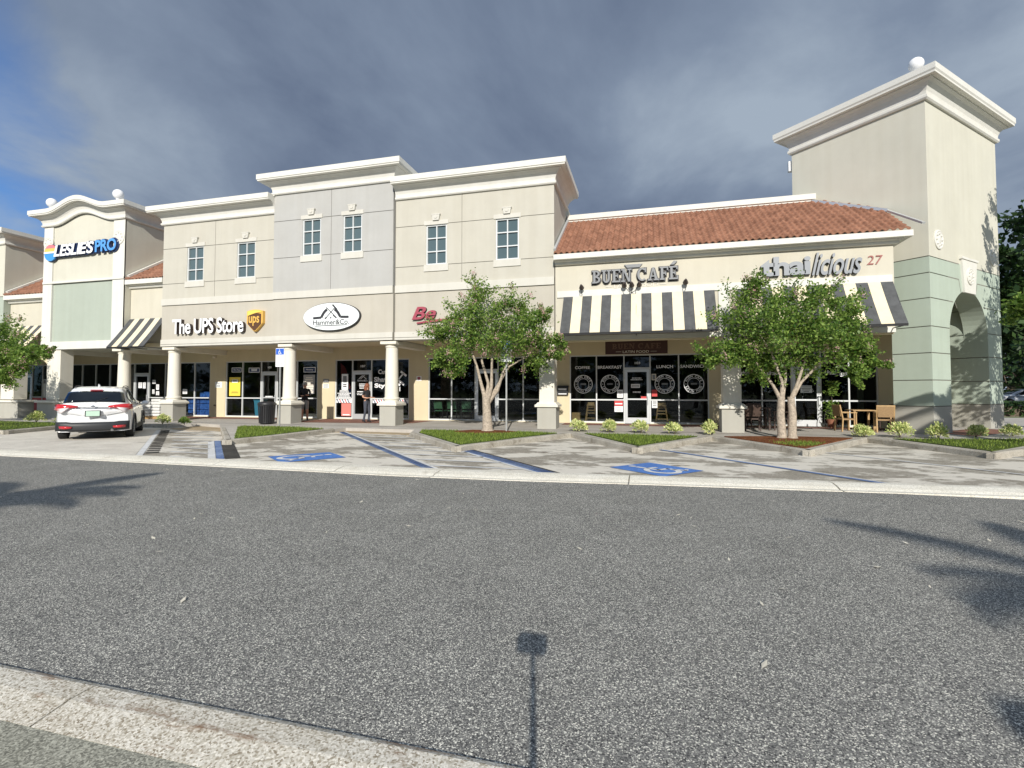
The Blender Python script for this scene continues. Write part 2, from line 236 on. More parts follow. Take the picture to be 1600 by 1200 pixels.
# ------------------------------------------------------------------ mesh helpers
class MB:
    def __init__(s, T=None): s.v = []; s.f = []; s.m = []; s.T = T
    def add(s, vs, fs, m=0):
        o = len(s.v); s.v += [tuple(v) for v in vs]; s.f += [tuple(i+o for i in f) for f in fs]; s.m += [m]*len(fs)
    def box(s, x0, x1, y0, y1, z0, z1, m=0):
        s.add([(x, y, z) for x in (x0, x1) for y in (y0, y1) for z in (z0, z1)], [(0, 1, 3, 2), (4, 6, 7, 5), (0, 4, 5, 1), (2, 3, 7, 6), (0, 2, 6, 4), (1, 5, 7, 3)], m)
    def bar(s, p, q, w, h, m=0, up=(0, 0, 1)):
        p, q = Vector(p), Vector(q); d = (q-p).normalized(); u = Vector(up)
        r = d.cross(u)
        if r.length < 1e-4: r = d.cross(Vector((1, 0, 0)))
        r.normalize(); u = r.cross(d)
        vs = [c + r*a*w/2 + u*b*h/2 for c in (p, q) for a, b in ((-1, -1), (1, -1), (1, 1), (-1, 1))]
        s.add(vs, [(0, 1, 2, 3), (7, 6, 5, 4), (0, 4, 5, 1), (1, 5, 6, 2), (2, 6, 7, 3), (3, 7, 4, 0)], m)
    def tube(s, p, q, r0, r1, n=10, m=0, cap=True):
        s.path([p, q], [r0, r1], n, m, cap)
    def path(s, pts, rs, n=8, m=0, cap=True):
        pts = [Vector(p) for p in pts]; o = len(s.v); ref = None
        for i, p in enumerate(pts):
            d = (pts[min(i+1, len(pts)-1)]-pts[max(i-1, 0)]).normalized()
            if ref is None: ref = d.cross(Vector((0, 1, 0))) if abs(d.y) < .9 else d.cross(Vector((1, 0, 0)))
            a = (ref - d*ref.dot(d)).normalized(); b = d.cross(a); ref = a
            s.v += [tuple(p+(a*math.cos(t)+b*math.sin(t))*rs[i]) for t in [2*math.pi*k/n for k in range(n)]]
        for i in range(len(pts)-1):
            for k in range(n):
                s.f.append((o+i*n+k, o+i*n+(k+1) % n, o+(i+1)*n+(k+1) % n, o+(i+1)*n+k)); s.m.append(m)
        if cap:
            s.f.append(tuple(o+k for k in range(n))[::-1]); s.m.append(m); e = o+(len(pts)-1)*n
            s.f.append(tuple(e+k for k in range(n))); s.m.append(m)
    def lathe(s, prof, c, n=24, m=0, sq=False):
        """prof [(r,z)] about vertical axis through c"""
        o = len(s.v)
        for r, z in prof:
            for k in range(n):
                t = 2*math.pi*(k+.5)/n; q = r/max(abs(math.cos(t)), abs(math.sin(t))) if sq else r
                s.v.append((c[0]+q*math.cos(t), c[1]+q*math.sin(t), c[2]+z))
        for i in range(len(prof)-1):
            for k in range(n): s.f.append((o+i*n+k, o+i*n+(k+1) % n, o+(i+1)*n+(k+1) % n, o+(i+1)*n+k)); s.m.append(m)
        s.f.append(tuple(o+k for k in range(n))[::-1]); s.m.append(m); e = o+(len(prof)-1)*n; s.f.append(tuple(e+k for k in range(n))); s.m.append(m)
    def ball(s, c, r, m=0, n=16, sc=(1, 1, 1)):
        h = n//2
        prof = [(max(1e-4, r*math.sin(math.pi*i/h)), -r*math.cos(math.pi*i/h)) for i in range(h+1)]
        o = len(s.v); s.lathe(prof, (0, 0, 0), n, m)
        for i in range(o, len(s.v)): x, y, z = s.v[i]; s.v[i] = (c[0]+x*sc[0], c[1]+y*sc[1], c[2]+z*sc[2])
    def prism(s, poly, y0, y1, m=0, ms=None):
        """poly [(x,z)] in the facade plane, extruded y0..y1 (front y0)"""
        n = len(poly); s.add([(x, y0, z) for x, z in poly]+[(x, y1, z) for x, z in poly], [tuple(range(n)), tuple(range(n, 2*n))[::-1]], m)
        o = len(s.v)-2*n
        for k in range(n): s.f.append((o+k, o+n+k, o+n+(k+1) % n, o+(k+1) % n)); s.m.append(m if ms is None else ms)
    def slab(s, poly, z0, z1, m=0, ms=None):
        n = len(poly); s.add([(x, y, z1) for x, y in poly]+[(x, y, z0) for x, y in poly], [tuple(range(n)), tuple(range(n, 2*n))[::-1]], m)
        o = len(s.v)-2*n
        for k in range(n): s.f.append((o+k, o+n+k, o+n+(k+1) % n, o+(k+1) % n)); s.m.append(m if ms is None else ms)
    def xform(s, f): s.v = [tuple(f(*v)) for v in s.v]; return s
    def build(s, name, mats, parent=None, smooth=False, bevel=0, recalc=True):
        me = bpy.data.meshes.new(name); me.from_pydata(s.v, [], s.f)
        for k in (mats if isinstance(mats, (list, tuple)) else [mats]): me.materials.append(M[k])
        for p, mi in zip(me.polygons, s.m): p.material_index = mi
        if recalc:
            b = bmesh.new(); b.from_mesh(me); bmesh.ops.recalc_face_normals(b, faces=b.faces); b.to_mesh(me); b.free()
        if smooth:
            for p in me.polygons: p.use_smooth = True
            try: me.set_sharp_from_angle(angle=rad(40))
            except Exception: pass
        o = bpy.data.objects.new(name, me); COL.objects.link(o)
        if bevel:
            bv = o.modifiers.new('bevel', 'BEVEL'); bv.width = bevel; bv.segments = 2; bv.limit_method = 'ANGLE'; bv.angle_limit = rad(50)
        setparent(o, parent); return o
ROOTM = {}
def setparent(o, parent):
    if parent is None: return
    o.parent = parent
    if parent.parent is None and parent.name in ROOTM: o.matrix_parent_inverse = ROOTM[parent.name].inverted()
def thing(name, label, cat, loc=(0, 0, 0), rz=0, group=None):
    o = bpy.data.objects.new(name, None); COL.objects.link(o); o.empty_display_size = 0.2; o.location = loc; o.rotation_euler = (0, 0, rz)
    ROOTM[o.name] = Matrix.Translation(Vector(loc)) @ Matrix.Rotation(rz, 4, 'Z')
    o['label'] = label; o['category'] = cat
    if group: o['group'] = group
    return o
def tag(o, label, cat, group=None):
    o['label'] = label; o['category'] = cat
    if group: o['group'] = group
    return o
def struct(o): o['kind'] = 'structure'; return o
def copy_tree(o, loc=None, rz=None, sc=None, label=None, parent=None):
    c = o.copy(); COL.objects.link(c)
    if parent is not None: c.parent = parent
    for ch in [x for x in bpy.data.objects if x.parent == o and x is not c]: copy_tree(ch, parent=c)
    if loc is not None: c.location = loc
    if rz is not None: c.rotation_euler = (0, 0, rz)
    if sc is not None: c.scale = sc if isinstance(sc, (tuple, list)) else (sc, sc, sc)
    if label: c['label'] = label
    return c
def text_verts(s, shear=0.0, bold=0.0, extr=0.0, space=1.0, res=4):
    cu = bpy.data.curves.new('t', 'FONT'); cu.body = s; cu.size = 1; cu.shear = shear; cu.offset = bold; cu.extrude = extr; cu.resolution_u = res; cu.space_character = space
    ob = bpy.data.objects.new('t', cu); COL.objects.link(ob)
    dg = bpy.context.evaluated_depsgraph_get(); me = bpy.data.meshes.new_from_object(ob.evaluated_get(dg))
    vs = [tuple(v.co) for v in me.vertices]; fs = [tuple(p.vertices) for p in me.polygons]; nz = [p.normal.z for p in me.polygons]
    bpy.data.objects.remove(ob); bpy.data.curves.remove(cu); bpy.data.meshes.remove(me)
    return vs, fs, nz
def put_text(mb, s, x0, x1, z0, z1, Y, depth=0.0, m=0, ms=None, shear=0.0, bold=0.0, space=1.0, rise=0.0, facing=-1):
    """letters fitted to the rectangle x0..x1, z0..z1 on the plane Y (their back); they stand out 'depth' towards the viewer"""
    vs, fs, nz = text_verts(s, shear, bold, 0.5 if depth else 0.0, space)
    if not vs: return
    ax = min(v[0] for v in vs); bx = max(v[0] for v in vs); az = min(v[1] for v in vs); bz = max(v[1] for v in vs)
    out = []
    for x, y, z in vs:
        X = x0+(x-ax)/(bx-ax)*(x1-x0); Z = z0+(y-az)/(bz-az)*(z1-z0)+rise*(X-x0)
        out.append((X, Y-depth*(z+0.5) if depth else Y, Z))
    o = len(mb.v); mb.v += out; mb.f += [tuple(i+o for i in f) for f in fs]
    mb.m += [(m if (abs(n) > 0.5 or ms is None) else ms) for n in nz]
def relief(mb, u0, u1, z0, z1, feats, mp, m=0):
    """heightfield wall: feats (u0,u1,z0,z1,depth,material) ; depth None => opening ('o', reveal depth)"""
    us = sorted({u0, u1, *[min(max(t, u0), u1) for f in feats for t in f[:2]]}); zs = sorted({z0, z1, *[min(max(t, z0), z1) for f in feats for t in f[2:4]]})
    nu, nz = len(us)-1, len(zs)-1
    D = [[0.0]*nz for _ in range(nu)]; O = [[False]*nz for _ in range(nu)]; MM = [[m]*nz for _ in range(nu)]
    for i in range(nu):
        for j in range(nz):
            cu = (us[i]+us[i+1])/2; cz = (zs[j]+zs[j+1])/2
            for f in feats:
                if f[0] < cu < f[1] and f[2] < cz < f[3]:
                    D[i][j] = f[4]; O[i][j] = (len(f) > 6 and f[6]); 
                    if f[5] is not None: MM[i][j] = f[5]
    def q(a, b, c, d, k): mb.add([mp(*a), mp(*b), mp(*c), mp(*d)], [(0, 1, 2, 3)], k)
    for i in range(nu):
        for j in range(nz):
            d = D[i][j]; a, b = us[i], us[i+1]; c, e = zs[j], zs[j+1]
            if b-a < 1e-6 or e-c < 1e-6: continue
            if not O[i][j]: q((a, d, c), (b, d, c), (b, d, e), (a, d, e), MM[i][j])
            if i+1 < nu and abs(D[i+1][j]-d) > 1e-6: q((b, d, c), (b, D[i+1][j], c), (b, D[i+1][j], e), (b, d, e), MM[i][j] if d < D[i+1][j] else MM[i+1][j])
            if j+1 < nz and abs(D[i][j+1]-d) > 1e-6: q((a, d, e), (b, d, e), (b, D[i][j+1], e), (a, D[i][j+1], e), MM[i][j] if d < D[i][j+1] else MM[i][j+1])
    for j in range(nz):      # side returns of anything proud at the ends
        for i, u in ((0, u0), (nu-1, u1)):
            if abs(D[i][j]) > 1e-6: q((u, 0, zs[j]), (u, D[i][j], zs[j]), (u, D[i][j], zs[j+1]), (u, 0, zs[j+1]), MM[i][j])
    for i in range(nu):
        for j, z in ((0, z0), (nz-1, z1)):
            if abs(D[i][j]) > 1e-6: q((us[i], 0, z), (us[i], D[i][j], z), (us[i+1], D[i][j], z), (us[i+1], 0, z), MM[i][j])
def cornice(mb, path, prof, m=0, side=1):
    """sweep profile [(out,z)] along the plan path [(x,y[,dz])]; side=1: outward is to the right of travel"""
    P = [Vector((p[0], p[1])) for p in path]; dz = [p[2] if len(p) > 2 else 0 for p in path]; n = len(P); N = []
    for i in range(n-1):
        d = (P[i+1]-P[i]).normalized(); N.append(Vector((d.y, -d.x))*side)
    o = len(mb.v); k = len(prof)
    for i in range(n):
        if i == 0: mv = N[0]
        elif i == n-1: mv = N[-1]
        else: mv = (N[i-1]+N[i])/(1+N[i-1].dot(N[i]))
        for off, z in prof: mb.v.append((P[i].x+mv.x*off, P[i].y+mv.y*off, z+dz[i]))
    for i in range(n-1):
        for j in range(k-1): mb.f.append((o+i*k+j, o+(i+1)*k+j, o+(i+1)*k+j+1, o+i*k+j+1)); mb.m.append(m)
    mb.f.append(tuple(o+j for j in range(k))); mb.m.append(m); mb.f.append(tuple(o+(n-1)*k+j for j in range(k))[::-1]); mb.m.append(m)
# ------------------------------------------------------------------ ground, roads and pavements
FZ = 0.15; YS = 22.05; YF = 18.9
def zf(y): return FZ+max(0, (y-18.5))*0.011      # the walkway rises gently to the shop fronts
g = MB(); g.box(-900, 900, -700, 1400, -0.30, -0.05); struct(g.build('ground', 'far_ground'))
g = MB(); g.box(-120, 120, 2.12, 9.2, -0.2, 0.0); struct(g.build('road', 'asphalt'))
g = MB(); g.box(-120, 120, -60, 1.10, -0.2, -0.004); struct(g.build('road', 'asphalt'))
g = MB(); g.box(-120, 120, 1.10, 1.80, -0.2, -0.002)
struct(g.build('gutter', 'gutter'))
# near kerb: a low ribbon of exposed aggregate with joints
g = MB()
xj = [-120, -22, -16, -10.0, -6.6, -2.86, 1.0, 4.6, 8.5, 14, 20, 120]
for a, b in zip(xj, xj[1:]):
    g.add([(a+.006, 2.13, -.1), (a+.006, 2.125, .018), (a+.006, 2.09, .03), (a+.006, 1.97, .028), (a+.006, 1.80, -.001), (a+.006, 1.80, -.1),
           (b-.006, 2.13, -.1), (b-.006, 2.125, .018), (b-.006, 2.09, .03), (b-.006, 1.97, .028), (b-.006, 1.80, -.001), (b-.006, 1.80, -.1)],
          [(i, i+1, i+7, i+6) for i in range(5)]+[(0, 1, 2, 3, 4, 5), (6, 7, 8, 9, 10, 11)])
struct(g.build('near_kerb', 'near_kerb'))
# far kerb ribbon between the road and the parking lot
KY = [(-120, 8.80, 9.55), (-15.3, 8.80, 9.50), (-11.2, 8.77, 9.5), (-7.7, 8.71, 9.47), (-4.7, 8.64, 9.45), (-2.3, 8.74, 9.5), (0, 8.95, 9.66), (2.8, 9.14, 9.85), (5.4, 9.34, 10.05), (12, 9.6, 10.35), (120, 14, 14.8)]
def ky(x, k):
    for a, b in zip(KY, KY[1:]):
        if a[0] <= x <= b[0]: return a[k]+(b[k]-a[k])*(x-a[0])/(b[0]-a[0])
g = MB(); xs = sorted(set([k[0] for k in KY]+[-40, -30, -25, -20]))
joints = [-25.5, -22.1, -18.6, -15.3, -12.2, -9.0, -6.0, -3.9, -0.35, 2.95, 6.3, 9.6, 13]
xs = sorted(set(xs+joints))
for a, b in zip(xs, xs[1:]):
    ga = .012 if a in joints else 0; gb = .012 if b in joints else 0
    row = lambda x, X: [(X, ky(x, 1), -.1), (X, ky(x, 1), .012), (X, ky(x, 1)+.16, .004), (X, ky(x, 1)+.26, .03), (X, ky(x, 1)+.50, .055), (X, ky(x, 2), .045), (X, ky(x, 2)+.02, -.1)]
    g.add(row(a, a+ga)+row(b, b-gb), [(i, i+1, i+8, i+7) for i in range(6)]+[tuple(range(7)), tuple(range(7, 14))])
struct(g.build('far_kerb', 'kerb'))
# parking lot with paler worn bays
lot = [(-120, 9.0)]+[(k[0], k[1]+.3) for k in KY[1:]]+[(120, 14.3), (120, 24), (-120, 24)]
g = MB(); g.slab(lot, -0.2, 0.006); struct(g.build('parking_lot', 'lot_asphalt'))
g = MB(); g.slab([(-60, 9.45), (-11.95, 9.5), (-19.1, 16.1), (-19.8, 17.0), (-60, 17)], -0.1, 0.010); struct(g.build('parking_lot', 'pale_lot'))
# walkway outline with the saw-tooth planting islands
EDGE = [(-60, 14.0), (-27.0, 13.2), (-22.3, 12.9), (-22.9, 14.6), (-24.0, 16.8), (-19.8, 17.15), (-19.3, 18.2)]
TOOTH_A = [(-16.08, 16.22), (-11.85, 12.13), (-11.6, 13.69), (-11.5, 16.9)]
TOOTH_B = [(-7.89, 15.95), (-4.8, 12.29), (-3.62, 14.95), (-2.53, 17.12)]
TOOTH_C = [(-2.53, 17.12), (-0.29, 13.21), (1.91, 17.09)]
TOOTH_D = [(1.91, 17.09), (3.72, 13.72), (6.42, 17.86)]
TOOTH_E = [(6.42, 17.86), (7.7, 14.28), (10.6, 16.9), (13.2, 19.6), (20, 24)]
edge = EDGE+[(-19.3, 18.2), (-17.6, 17.7)]+TOOTH_A+[(-11.4, 17.5), (-8.4, 17.3)]+TOOTH_B+TOOTH_C[1:]+TOOTH_D[1:]+TOOTH_E[1:]
e2 = []
for p in edge:
    if not e2 or (Vector(p)-Vector(e2[-1])).length > 0.05: e2.append(p)
g = MB(); g.slab(e2+[(20, 60), (-60, 60)], -0.1, FZ-.012); struct(g.build('walkway', 'walk'))
g = MB()
g.add([(-60, 18.5, FZ-.004), (20, 18.5, FZ-.004), (20, 30, zf(30)), (-60, 30, zf(30))], [(0, 1, 2, 3)])
struct(g.build('walkway', 'walk'))
def ksweep(name, path, w=0.16, h=0.160, z0=-.05, m='old_kerb'):
    g = MB(); L_ = 0; n = len(path)
    # split every stretch into cast segments with open joints
    for i in range(n-1):
        a = Vector(path[i]); b = Vector(path[i+1]); ln = (b-a).length; k = max(1, round(ln/1.9)); d = (b-a)/ln; nr = Vector((-d.y, d.x))
        for s in range(k):
            p = a+d*(ln*s/k+(.008 if s else -.0)); q = a+d*(ln*(s+1)/k-(.008 if s < k-1 else 0))
            pr = [(-.02, z0), (-.01, h-.03), (.02, h), (w-.02, h), (w, h-.02), (w, z0)]
            vs = [(p.x+nr.x*o, p.y+nr.y*o, z) for o, z in pr]+[(q.x+nr.x*o, q.y+nr.y*o, z) for o, z in pr]
            g.add(vs, [(j, j+1, j+7, j+6) for j in range(5)]+[tuple(range(6)), tuple(range(6, 12))])
    return struct(g.build(name, m))
for T in (EDGE[:6], TOOTH_A, TOOTH_B, TOOTH_C, TOOTH_D, TOOTH_E): ksweep('island_kerb', T)
# kerb ramps
g = MB(); g.slab([(-19.3, 18.2), (-17.6, 17.7), (-16.08, 16.22), (-17.3, 15.9), (-19.0, 16.6)], -.05, .016)
g.slab([(-11.5, 16.9), (-11.4, 17.5), (-8.4, 17.3), (-7.89, 15.95), (-8.6, 16.6), (-11.0, 16.75)], -.05, .016); struct(g.build('kerb_ramp', 'ramp'))
# painted markings
def strip(g, p, q, w, z=.012, m=0):
    p, q = Vector(p), Vector(q); d = (q-p).normalized(); n = Vector((-d.y, d.x))*w/2
    g.add([(p.x-n.x, p.y-n.y, z), (q.x-n.x, q.y-n.y, z), (q.x+n.x, q.y+n.y, z), (p.x+n.x, p.y+n.y, z)], [(0, 1, 2, 3)], m)
def off(p, q, o):
    p, q = Vector(p), Vector(q); d = (q-p).normalized(); n = Vector((-d.y, d.x))*o; return (p+n, q+n)
random.seed(4)
def line_obj(nm, items, mats):
    g = MB()
    for (p, q, w, z, m) in items: strip(g, p, q, w, z, m)
    return struct(g.build(nm, mats, recalc=False))
W, BL, NV, DK = 0, 1, 2, 3; LM = ['line_white', 'line_blue', 'line_navy', 'line_dark']
a, b = (-19.0, 16.1), (-11.95, 9.62)
it = [(a, b, .14, .0165, W)]
dd = (Vector(b)-Vector(a)).normalized(); nn_ = Vector((-dd.y, dd.x))
for k in range(17):                       # repainted black and white comb beside the line
    s = Vector(a)+dd*(.5+k*.52)+nn_*.24; it.append((s, s+dd*.30, .28, .0165, DK))
line_obj('stall_line', it, LM)
# hatching of the access aisle before the first ramp
it = []
for k in range(9):
    t = k/8; p = Vector((-18.3, 16.0)).lerp(Vector((-11.2, 9.6)), t)+Vector((.1, .1)); q = Vector((-16.2, 16.05)).lerp(Vector((-9.9, 9.6)), t); it.append((p, q, .11, .0165, W))
line_obj('aisle_hatching', it, LM)
a, b = (-13.2, 12.95), (-9.65, 9.5)
line_obj('stall_line', [(a, b, .16, .0165, W), (*off(a, b, .17), .16, .0165, BL), (*off(a, b, .42), .32, .0165, DK)], LM)
a, b = (-11.3, 17.1), (-4.2, 9.50)
line_obj('stall_line', [(a, b, .13, .0165, NV), (*off(a, b, -.095), .05, .0165, BL), (*off(a, b, .11), .07, .0165, W)], LM)
it = []
a, b = (-8.3, 16.75), (-2.1, 9.6)
it.append(((-8.35, 16.84), (-5.07, 13.13), .09, .0165, W))
for k in range(9):
    t = (k+.5)/9; p = Vector((-10.9, 16.9)).lerp(Vector((-4.1, 9.6)), t); q = Vector((-8.1, 16.6)).lerp(Vector((-2.15, 9.6)), t); it.append((p, q, .11, .0165, W))
line_obj('aisle_hatching', it, LM)
a, b = (-4.85, 13.0), (-1.75, 9.58)
line_obj('stall_line', [(a, b, .20, .0165, NV), (*off(a, b, -.14), .07, .0165, BL), (*off(a, b, -.22), .08, .0165, W), (*off(a, b, .14), .07, .0165, DK)], LM)
a, b = (0.0, 14.5), (3.9, 10.02)
line_obj('stall_line', [(a, b, .12, .0165, BL), (*off(a, b, .10), .06, .0165, W)], LM)
line_obj('stall_line', [((4.1, 14.9), (7.6, 10.9), .10, .0165, W)], LM)
line_obj('stall_line', [((8.0, 15.2), (11.6, 11.2), .10, .0165, W)], LM)
line_obj('stall_line', [((-23.4, 14.0), (-19.6, 9.9), .10, .0165, W)], LM)
# wheelchair badges
def wheelchair(g, f, m=0, n=22):
    """international access symbol in a unit box, drawn through f(u,v)->point"""
    def seg(p, q, w):
        p, q = Vector(p), Vector(q); d = (q-p).normalized(); nr = Vector((-d.y, d.x))*w/2; d = d*w*.3
        g.add([f(*(p-nr-d)), f(*(q-nr+d)), f(*(q+nr+d)), f(*(p+nr-d))], [(0, 1, 2, 3)], m)
    c = Vector((.44, .33)); R = .235
    for k in range(n):
        t0 = rad(105)+rad(255)*k/n; t1 = rad(105)+rad(255)*(k+1)/n
        g.add([f(c.x+math.cos(t)*r, c.y+math.sin(t)*r) for t, r in ((t0, R-.045), (t1, R-.045), (t1, R+.045), (t0, R+.045))], [(0, 1, 2, 3)], m)
    vs = [f(.40+.062*math.cos(2*math.pi*k/14), .87+.062*math.sin(2*math.pi*k/14)) for k in range(14)]; g.add(vs, [tuple(range(14))], m)
    seg((.40, .76), (.44, .40), .085); seg((.44, .41), (.66, .40), .075); seg((.66, .40), (.76, .15), .075); seg((.43, .60), (.62, .58), .06); seg((.76, .15), (.85, .19), .06)
def badge(c, ang, su, sv_, label):
    g = MB(); r = Matrix.Rotation(ang, 2); c = Vector(c); z = .0145
    def f(u, v, zz=.0185): p = c+r @ Vector(((u-.5)*su, (v-.5)*sv_)); return (p.x, p.y, zz)
    g.add([f(0, 0, z), f(1, 0, z), f(1, 1, z), f(0, 1, z)], [(0, 1, 2, 3)], 0); wheelchair(g, f, 1)
    return struct(g.build('wheelchair_marking', ['badge_blue', 'line_white'], recalc=False))
badge((-7.87, 10.48), rad(-38), 1.25, 1.45, '')
badge((0.12, 10.72), rad(49), 1.20, 1.38, '')
# oil and tyre stains on the asphalt are in the lot material; planting
def inset(poly, k=.17):
    c = Vector((sum(p[0] for p in poly)/len(poly), sum(p[1] for p in poly)/len(poly)))
    return [tuple(Vector(p)+(c-Vector(p)).normalized()*k*1.6) for p in poly]
GR = [inset([(-15.8, 16.6), (-11.85, 12.33), (-11.6, 13.69), (-11.55, 16.8), (-13.6, 17.35), (-16.0, 17.2)]),
      inset([(-7.89, 16.1), (-4.8, 12.49), (-3.62, 15.1), (-2.75, 17.1), (-4.3, 17.55), (-8.2, 17.2)]),
      inset([(-2.33, 17.25), (-0.29, 13.45), (1.71, 17.1), (-.2, 17.35)]),
      inset([(6.75, 17.7), (7.75, 14.5), (10.5, 17.1), (12.9, 19.4), (9.4, 18.4)])]
MU = [[(-6.7, 16.8), (-6.2, 16.2), (-5.2, 16.15), (-4.6, 16.6), (-4.4, 17.2), (-5.0, 17.6), (-6.2, 17.6)],
      inset([(2.0, 17.2), (3.72, 13.95), (6.2, 17.75), (4.2, 17.95)])]
LEFTG = [(-27, 13.5), (-22.6, 13.2), (-23.2, 14.8), (-24.3, 16.6), (-30, 16.9), (-34, 14.5)]
def inpoly(x, y, P):
    c = False; j = len(P)-1
    for i in range(len(P)):
        if (P[i][1] > y) != (P[j][1] > y) and x < (P[j][0]-P[i][0])*(y-P[i][1])/(P[j][1]-P[i][1])+P[i][0]: c = not c
        j = i
    return c
g = MB()
for P in GR+[LEFTG]: g.slab(P, .05, FZ+.010)
struct(g.build('planting_bed', 'soil'))
g = MB()
for P in MU: g.slab(P, .05, FZ+.016)
mo = g.build('mulch', 'mulch'); struct(mo)
random.seed(7); g = MB()
for P in GR+[LEFTG]:
    x0 = min(p[0] for p in P); x1 = max(p[0] for p in P); y0 = min(p[1] for p in P); y1 = max(p[1] for p in P)
    n = int((x1-x0)*(y1-y0)*(550 if P is not LEFTG else 130))
    for _ in range(n):
        x, y = random.uniform(x0, x1), random.uniform(y0, y1)
        if not inpoly(x, y, P) or any(inpoly(x, y, Q_) for Q_ in MU): continue
        if P is GR[3] and random.random() < .5: continue
        t = random.random()*math.pi; h = random.uniform(.03, .085); w = .010; lx, ly = random.gauss(0, .02), random.gauss(0, .02)
        g.add([(x-w*math.cos(t), y-w*math.sin(t), FZ), (x+w*math.cos(t), y+w*math.sin(t), FZ), (x+lx, y+ly, FZ+h)], [(0, 1, 2)])
for _ in range(1200):      # green tuft in front of the double-trunk tree
    x, y = random.gauss(4.0, .35), random.gauss(15.2, .35)
    if inpoly(x, y, MU[1]):
        t = random.random()*math.pi; h = random.uniform(.03, .09); g.add([(x-.01*math.cos(t), y-.01*math.sin(t), FZ), (x+.01*math.cos(t), y+.01*math.sin(t), FZ), (x+random.gauss(0, .02), y, FZ+h)], [(0, 1, 2)])
o = g.build('grass', 'grass_blade', recalc=False); o['kind'] = 'stuff'; tag(o, 'short green grass growing in the kerbed planting islands', 'grass')
g = MB()
for poly in ([(-15.6, 19.6), (-15.3, 21.9), (-9.6, 21.9), (-9.9, 20.2), (-11.2, 19.9)], [(-24.0, 20.6), (-24.0, 21.9), (-17, 21.9), (-17, 21.1)], [(-3.5, 20.9), (-3.5, 21.9), (9, 21.9), (9, 21.2)], [(9.9, 19.2), (12.6, 21.8), (11.6, 22.6), (9.2, 20.2)]):
    g.add([(x, y, zf(y)+.004) for x, y in poly], [tuple(range(len(poly)))])
struct(g.build('brick_paving', 'brick_paver', recalc=False))
# dry leaves scattered over the road
random.seed(12); g = MB()
for _ in range(75):
    x = random.uniform(-14, 7); y = random.uniform(3.0, 8.6); t = random.random()*6.3; l = random.uniform(.02, .055); w = l*.35
    c, s_ = math.cos(t), math.sin(t); g.add([(x-c*l, y-s_*l, .006), (x+s_*w, y-c*w, .012), (x+c*l, y+s_*l, .02), (x-s_*w, y+c*w, .010)], [(0, 1, 2, 3)])
mat('dry_leaf', (0.60, 0.56, 0.46), 0.8, var=.4, vscale=.5)
o = g.build('fallen_leaves', 'dry_leaf', recalc=False); o['kind'] = 'stuff'; tag(o, 'scattered dry leaves lying on the road asphalt', 'leaves')
# beyond the tower: lawn and a path, a far car park
g = MB(); g.slab([(13.6, 27.5), (90, 27.5), (90, 34), (17, 34)], -.1, .15); struct(g.build('lawn', 'far_ground'))
g = MB(); g.slab([(13.4, 24.0), (60, 24), (60, 27.3), (13.9, 27.3)], -.1, .155); struct(g.build('path', 'pale_lot'))
g = MB(); g.slab([(16, 34.2), (120, 34.2), (120, 80), (16, 80)], -.1, .12); struct(g.build('parking_lot', 'asphalt'))

# ------------------------------------------------------------------ the building
B = thing('shopping_plaza', 'long cream stucco shopping plaza with striped awnings, clay tile roofs and a tall corner tower', 'building', (-12, 20, .15))
F = lambda Y: (lambda u, d, z: (u, Y+d, z))
GV = 0.025
def groove(u0, u1, z0, z1): return (u0, u1, z0, z1, GV, 1)
def upper_block(x0, x1, Y, z0, z1, hg, vg, wins, mats, ledge=None):
    """front wall with recessed window openings, control joints; a solid core behind"""
    g = MB(); feats = []
    for z in hg: feats.append(groove(x0, x1, z-.012, z+.012))
    for x in vg: feats.append(groove(x-.010, x+.010, hg and min(hg)-1.9 or z0, z1))
    for (a, b, c, d) in wins:
        feats.append((a-.0, b+.0, c, d, .12, 0, True))
        feats.append((a-.08, b+.08, c-.27, c-.0, -.04, 3)); feats.append((a-.08, b+.08, d, d+.17, -.03, 3))
    relief(g, x0, x1, z0, z1, feats, F(Y), 0)
    g.box(x0, x1, Y+.25, 22.4, z0, z1, 0)
    for x in (x0, x1): g.add([(x, Y, z0), (x, Y+.25, z0), (x, Y+.25, z1), (x, Y, z1)], [(0, 1, 2, 3)], 0)
    g.add([(x0, Y, z0), (x1, Y, z0), (x1, Y+.25, z0), (x0, Y+.25, z0)], [(0, 1, 2, 3)], 0)
    g.build('upper_wall', mats, B)
    for (a, b, c, d) in wins:
        f = MB(); y0, y1 = Y+.03, Y+.09; w = .055
        f.box(a, b, y0, y1, c, c+w); f.box(a, b, y0, y1, d-w, d); f.box(a, a+w, y0, y1, c+w, d-w); f.box(b-w, b, y0, y1, c+w, d-w)
        f.box((a+b)/2-.022, (a+b)/2+.022, y0+.006, y1, c+w, d-w)
        for k in (1, 2):
            zz = c+(d-c)*k/3; f.box(a+w, (a+b)/2-.022, y0+.006, y1, zz-.022, zz+.022); f.box((a+b)/2+.022, b-w, y0+.006, y1, zz-.022, zz+.022)
        wf = f.build('window', 'white_frame', B)
        p = MB(); p.box(a+.02, b-.02, Y+.10, Y+.12, c+.02, d-.02); p.build('pane', 'upper_glass', wf)
        kx = (a+b)/2; k = MB(); k.prism([(kx-.13, d+.16), (kx+.13, d+.16), (kx+.17, d+.38), (kx-.17, d+.38)], Y-.09, Y)
        k.box(kx-.19, kx+.19, Y-.10, Y, d+.38, d+.42); k.lathe([(.075, 0), (.075, .02)], (0, 0, 0), 16)
        n_ = len(k.v)-32
        for i in range(n_, len(k.v)): x, y, z = k.v[i]; k.v[i] = (kx+x, Y-.09-z, d+.30+y)
        k.build('keystone', 'ledge_stucco', wf)
CREAM = ['cream_stucco', 'joint', 'trim_stucco', 'ledge_stucco']
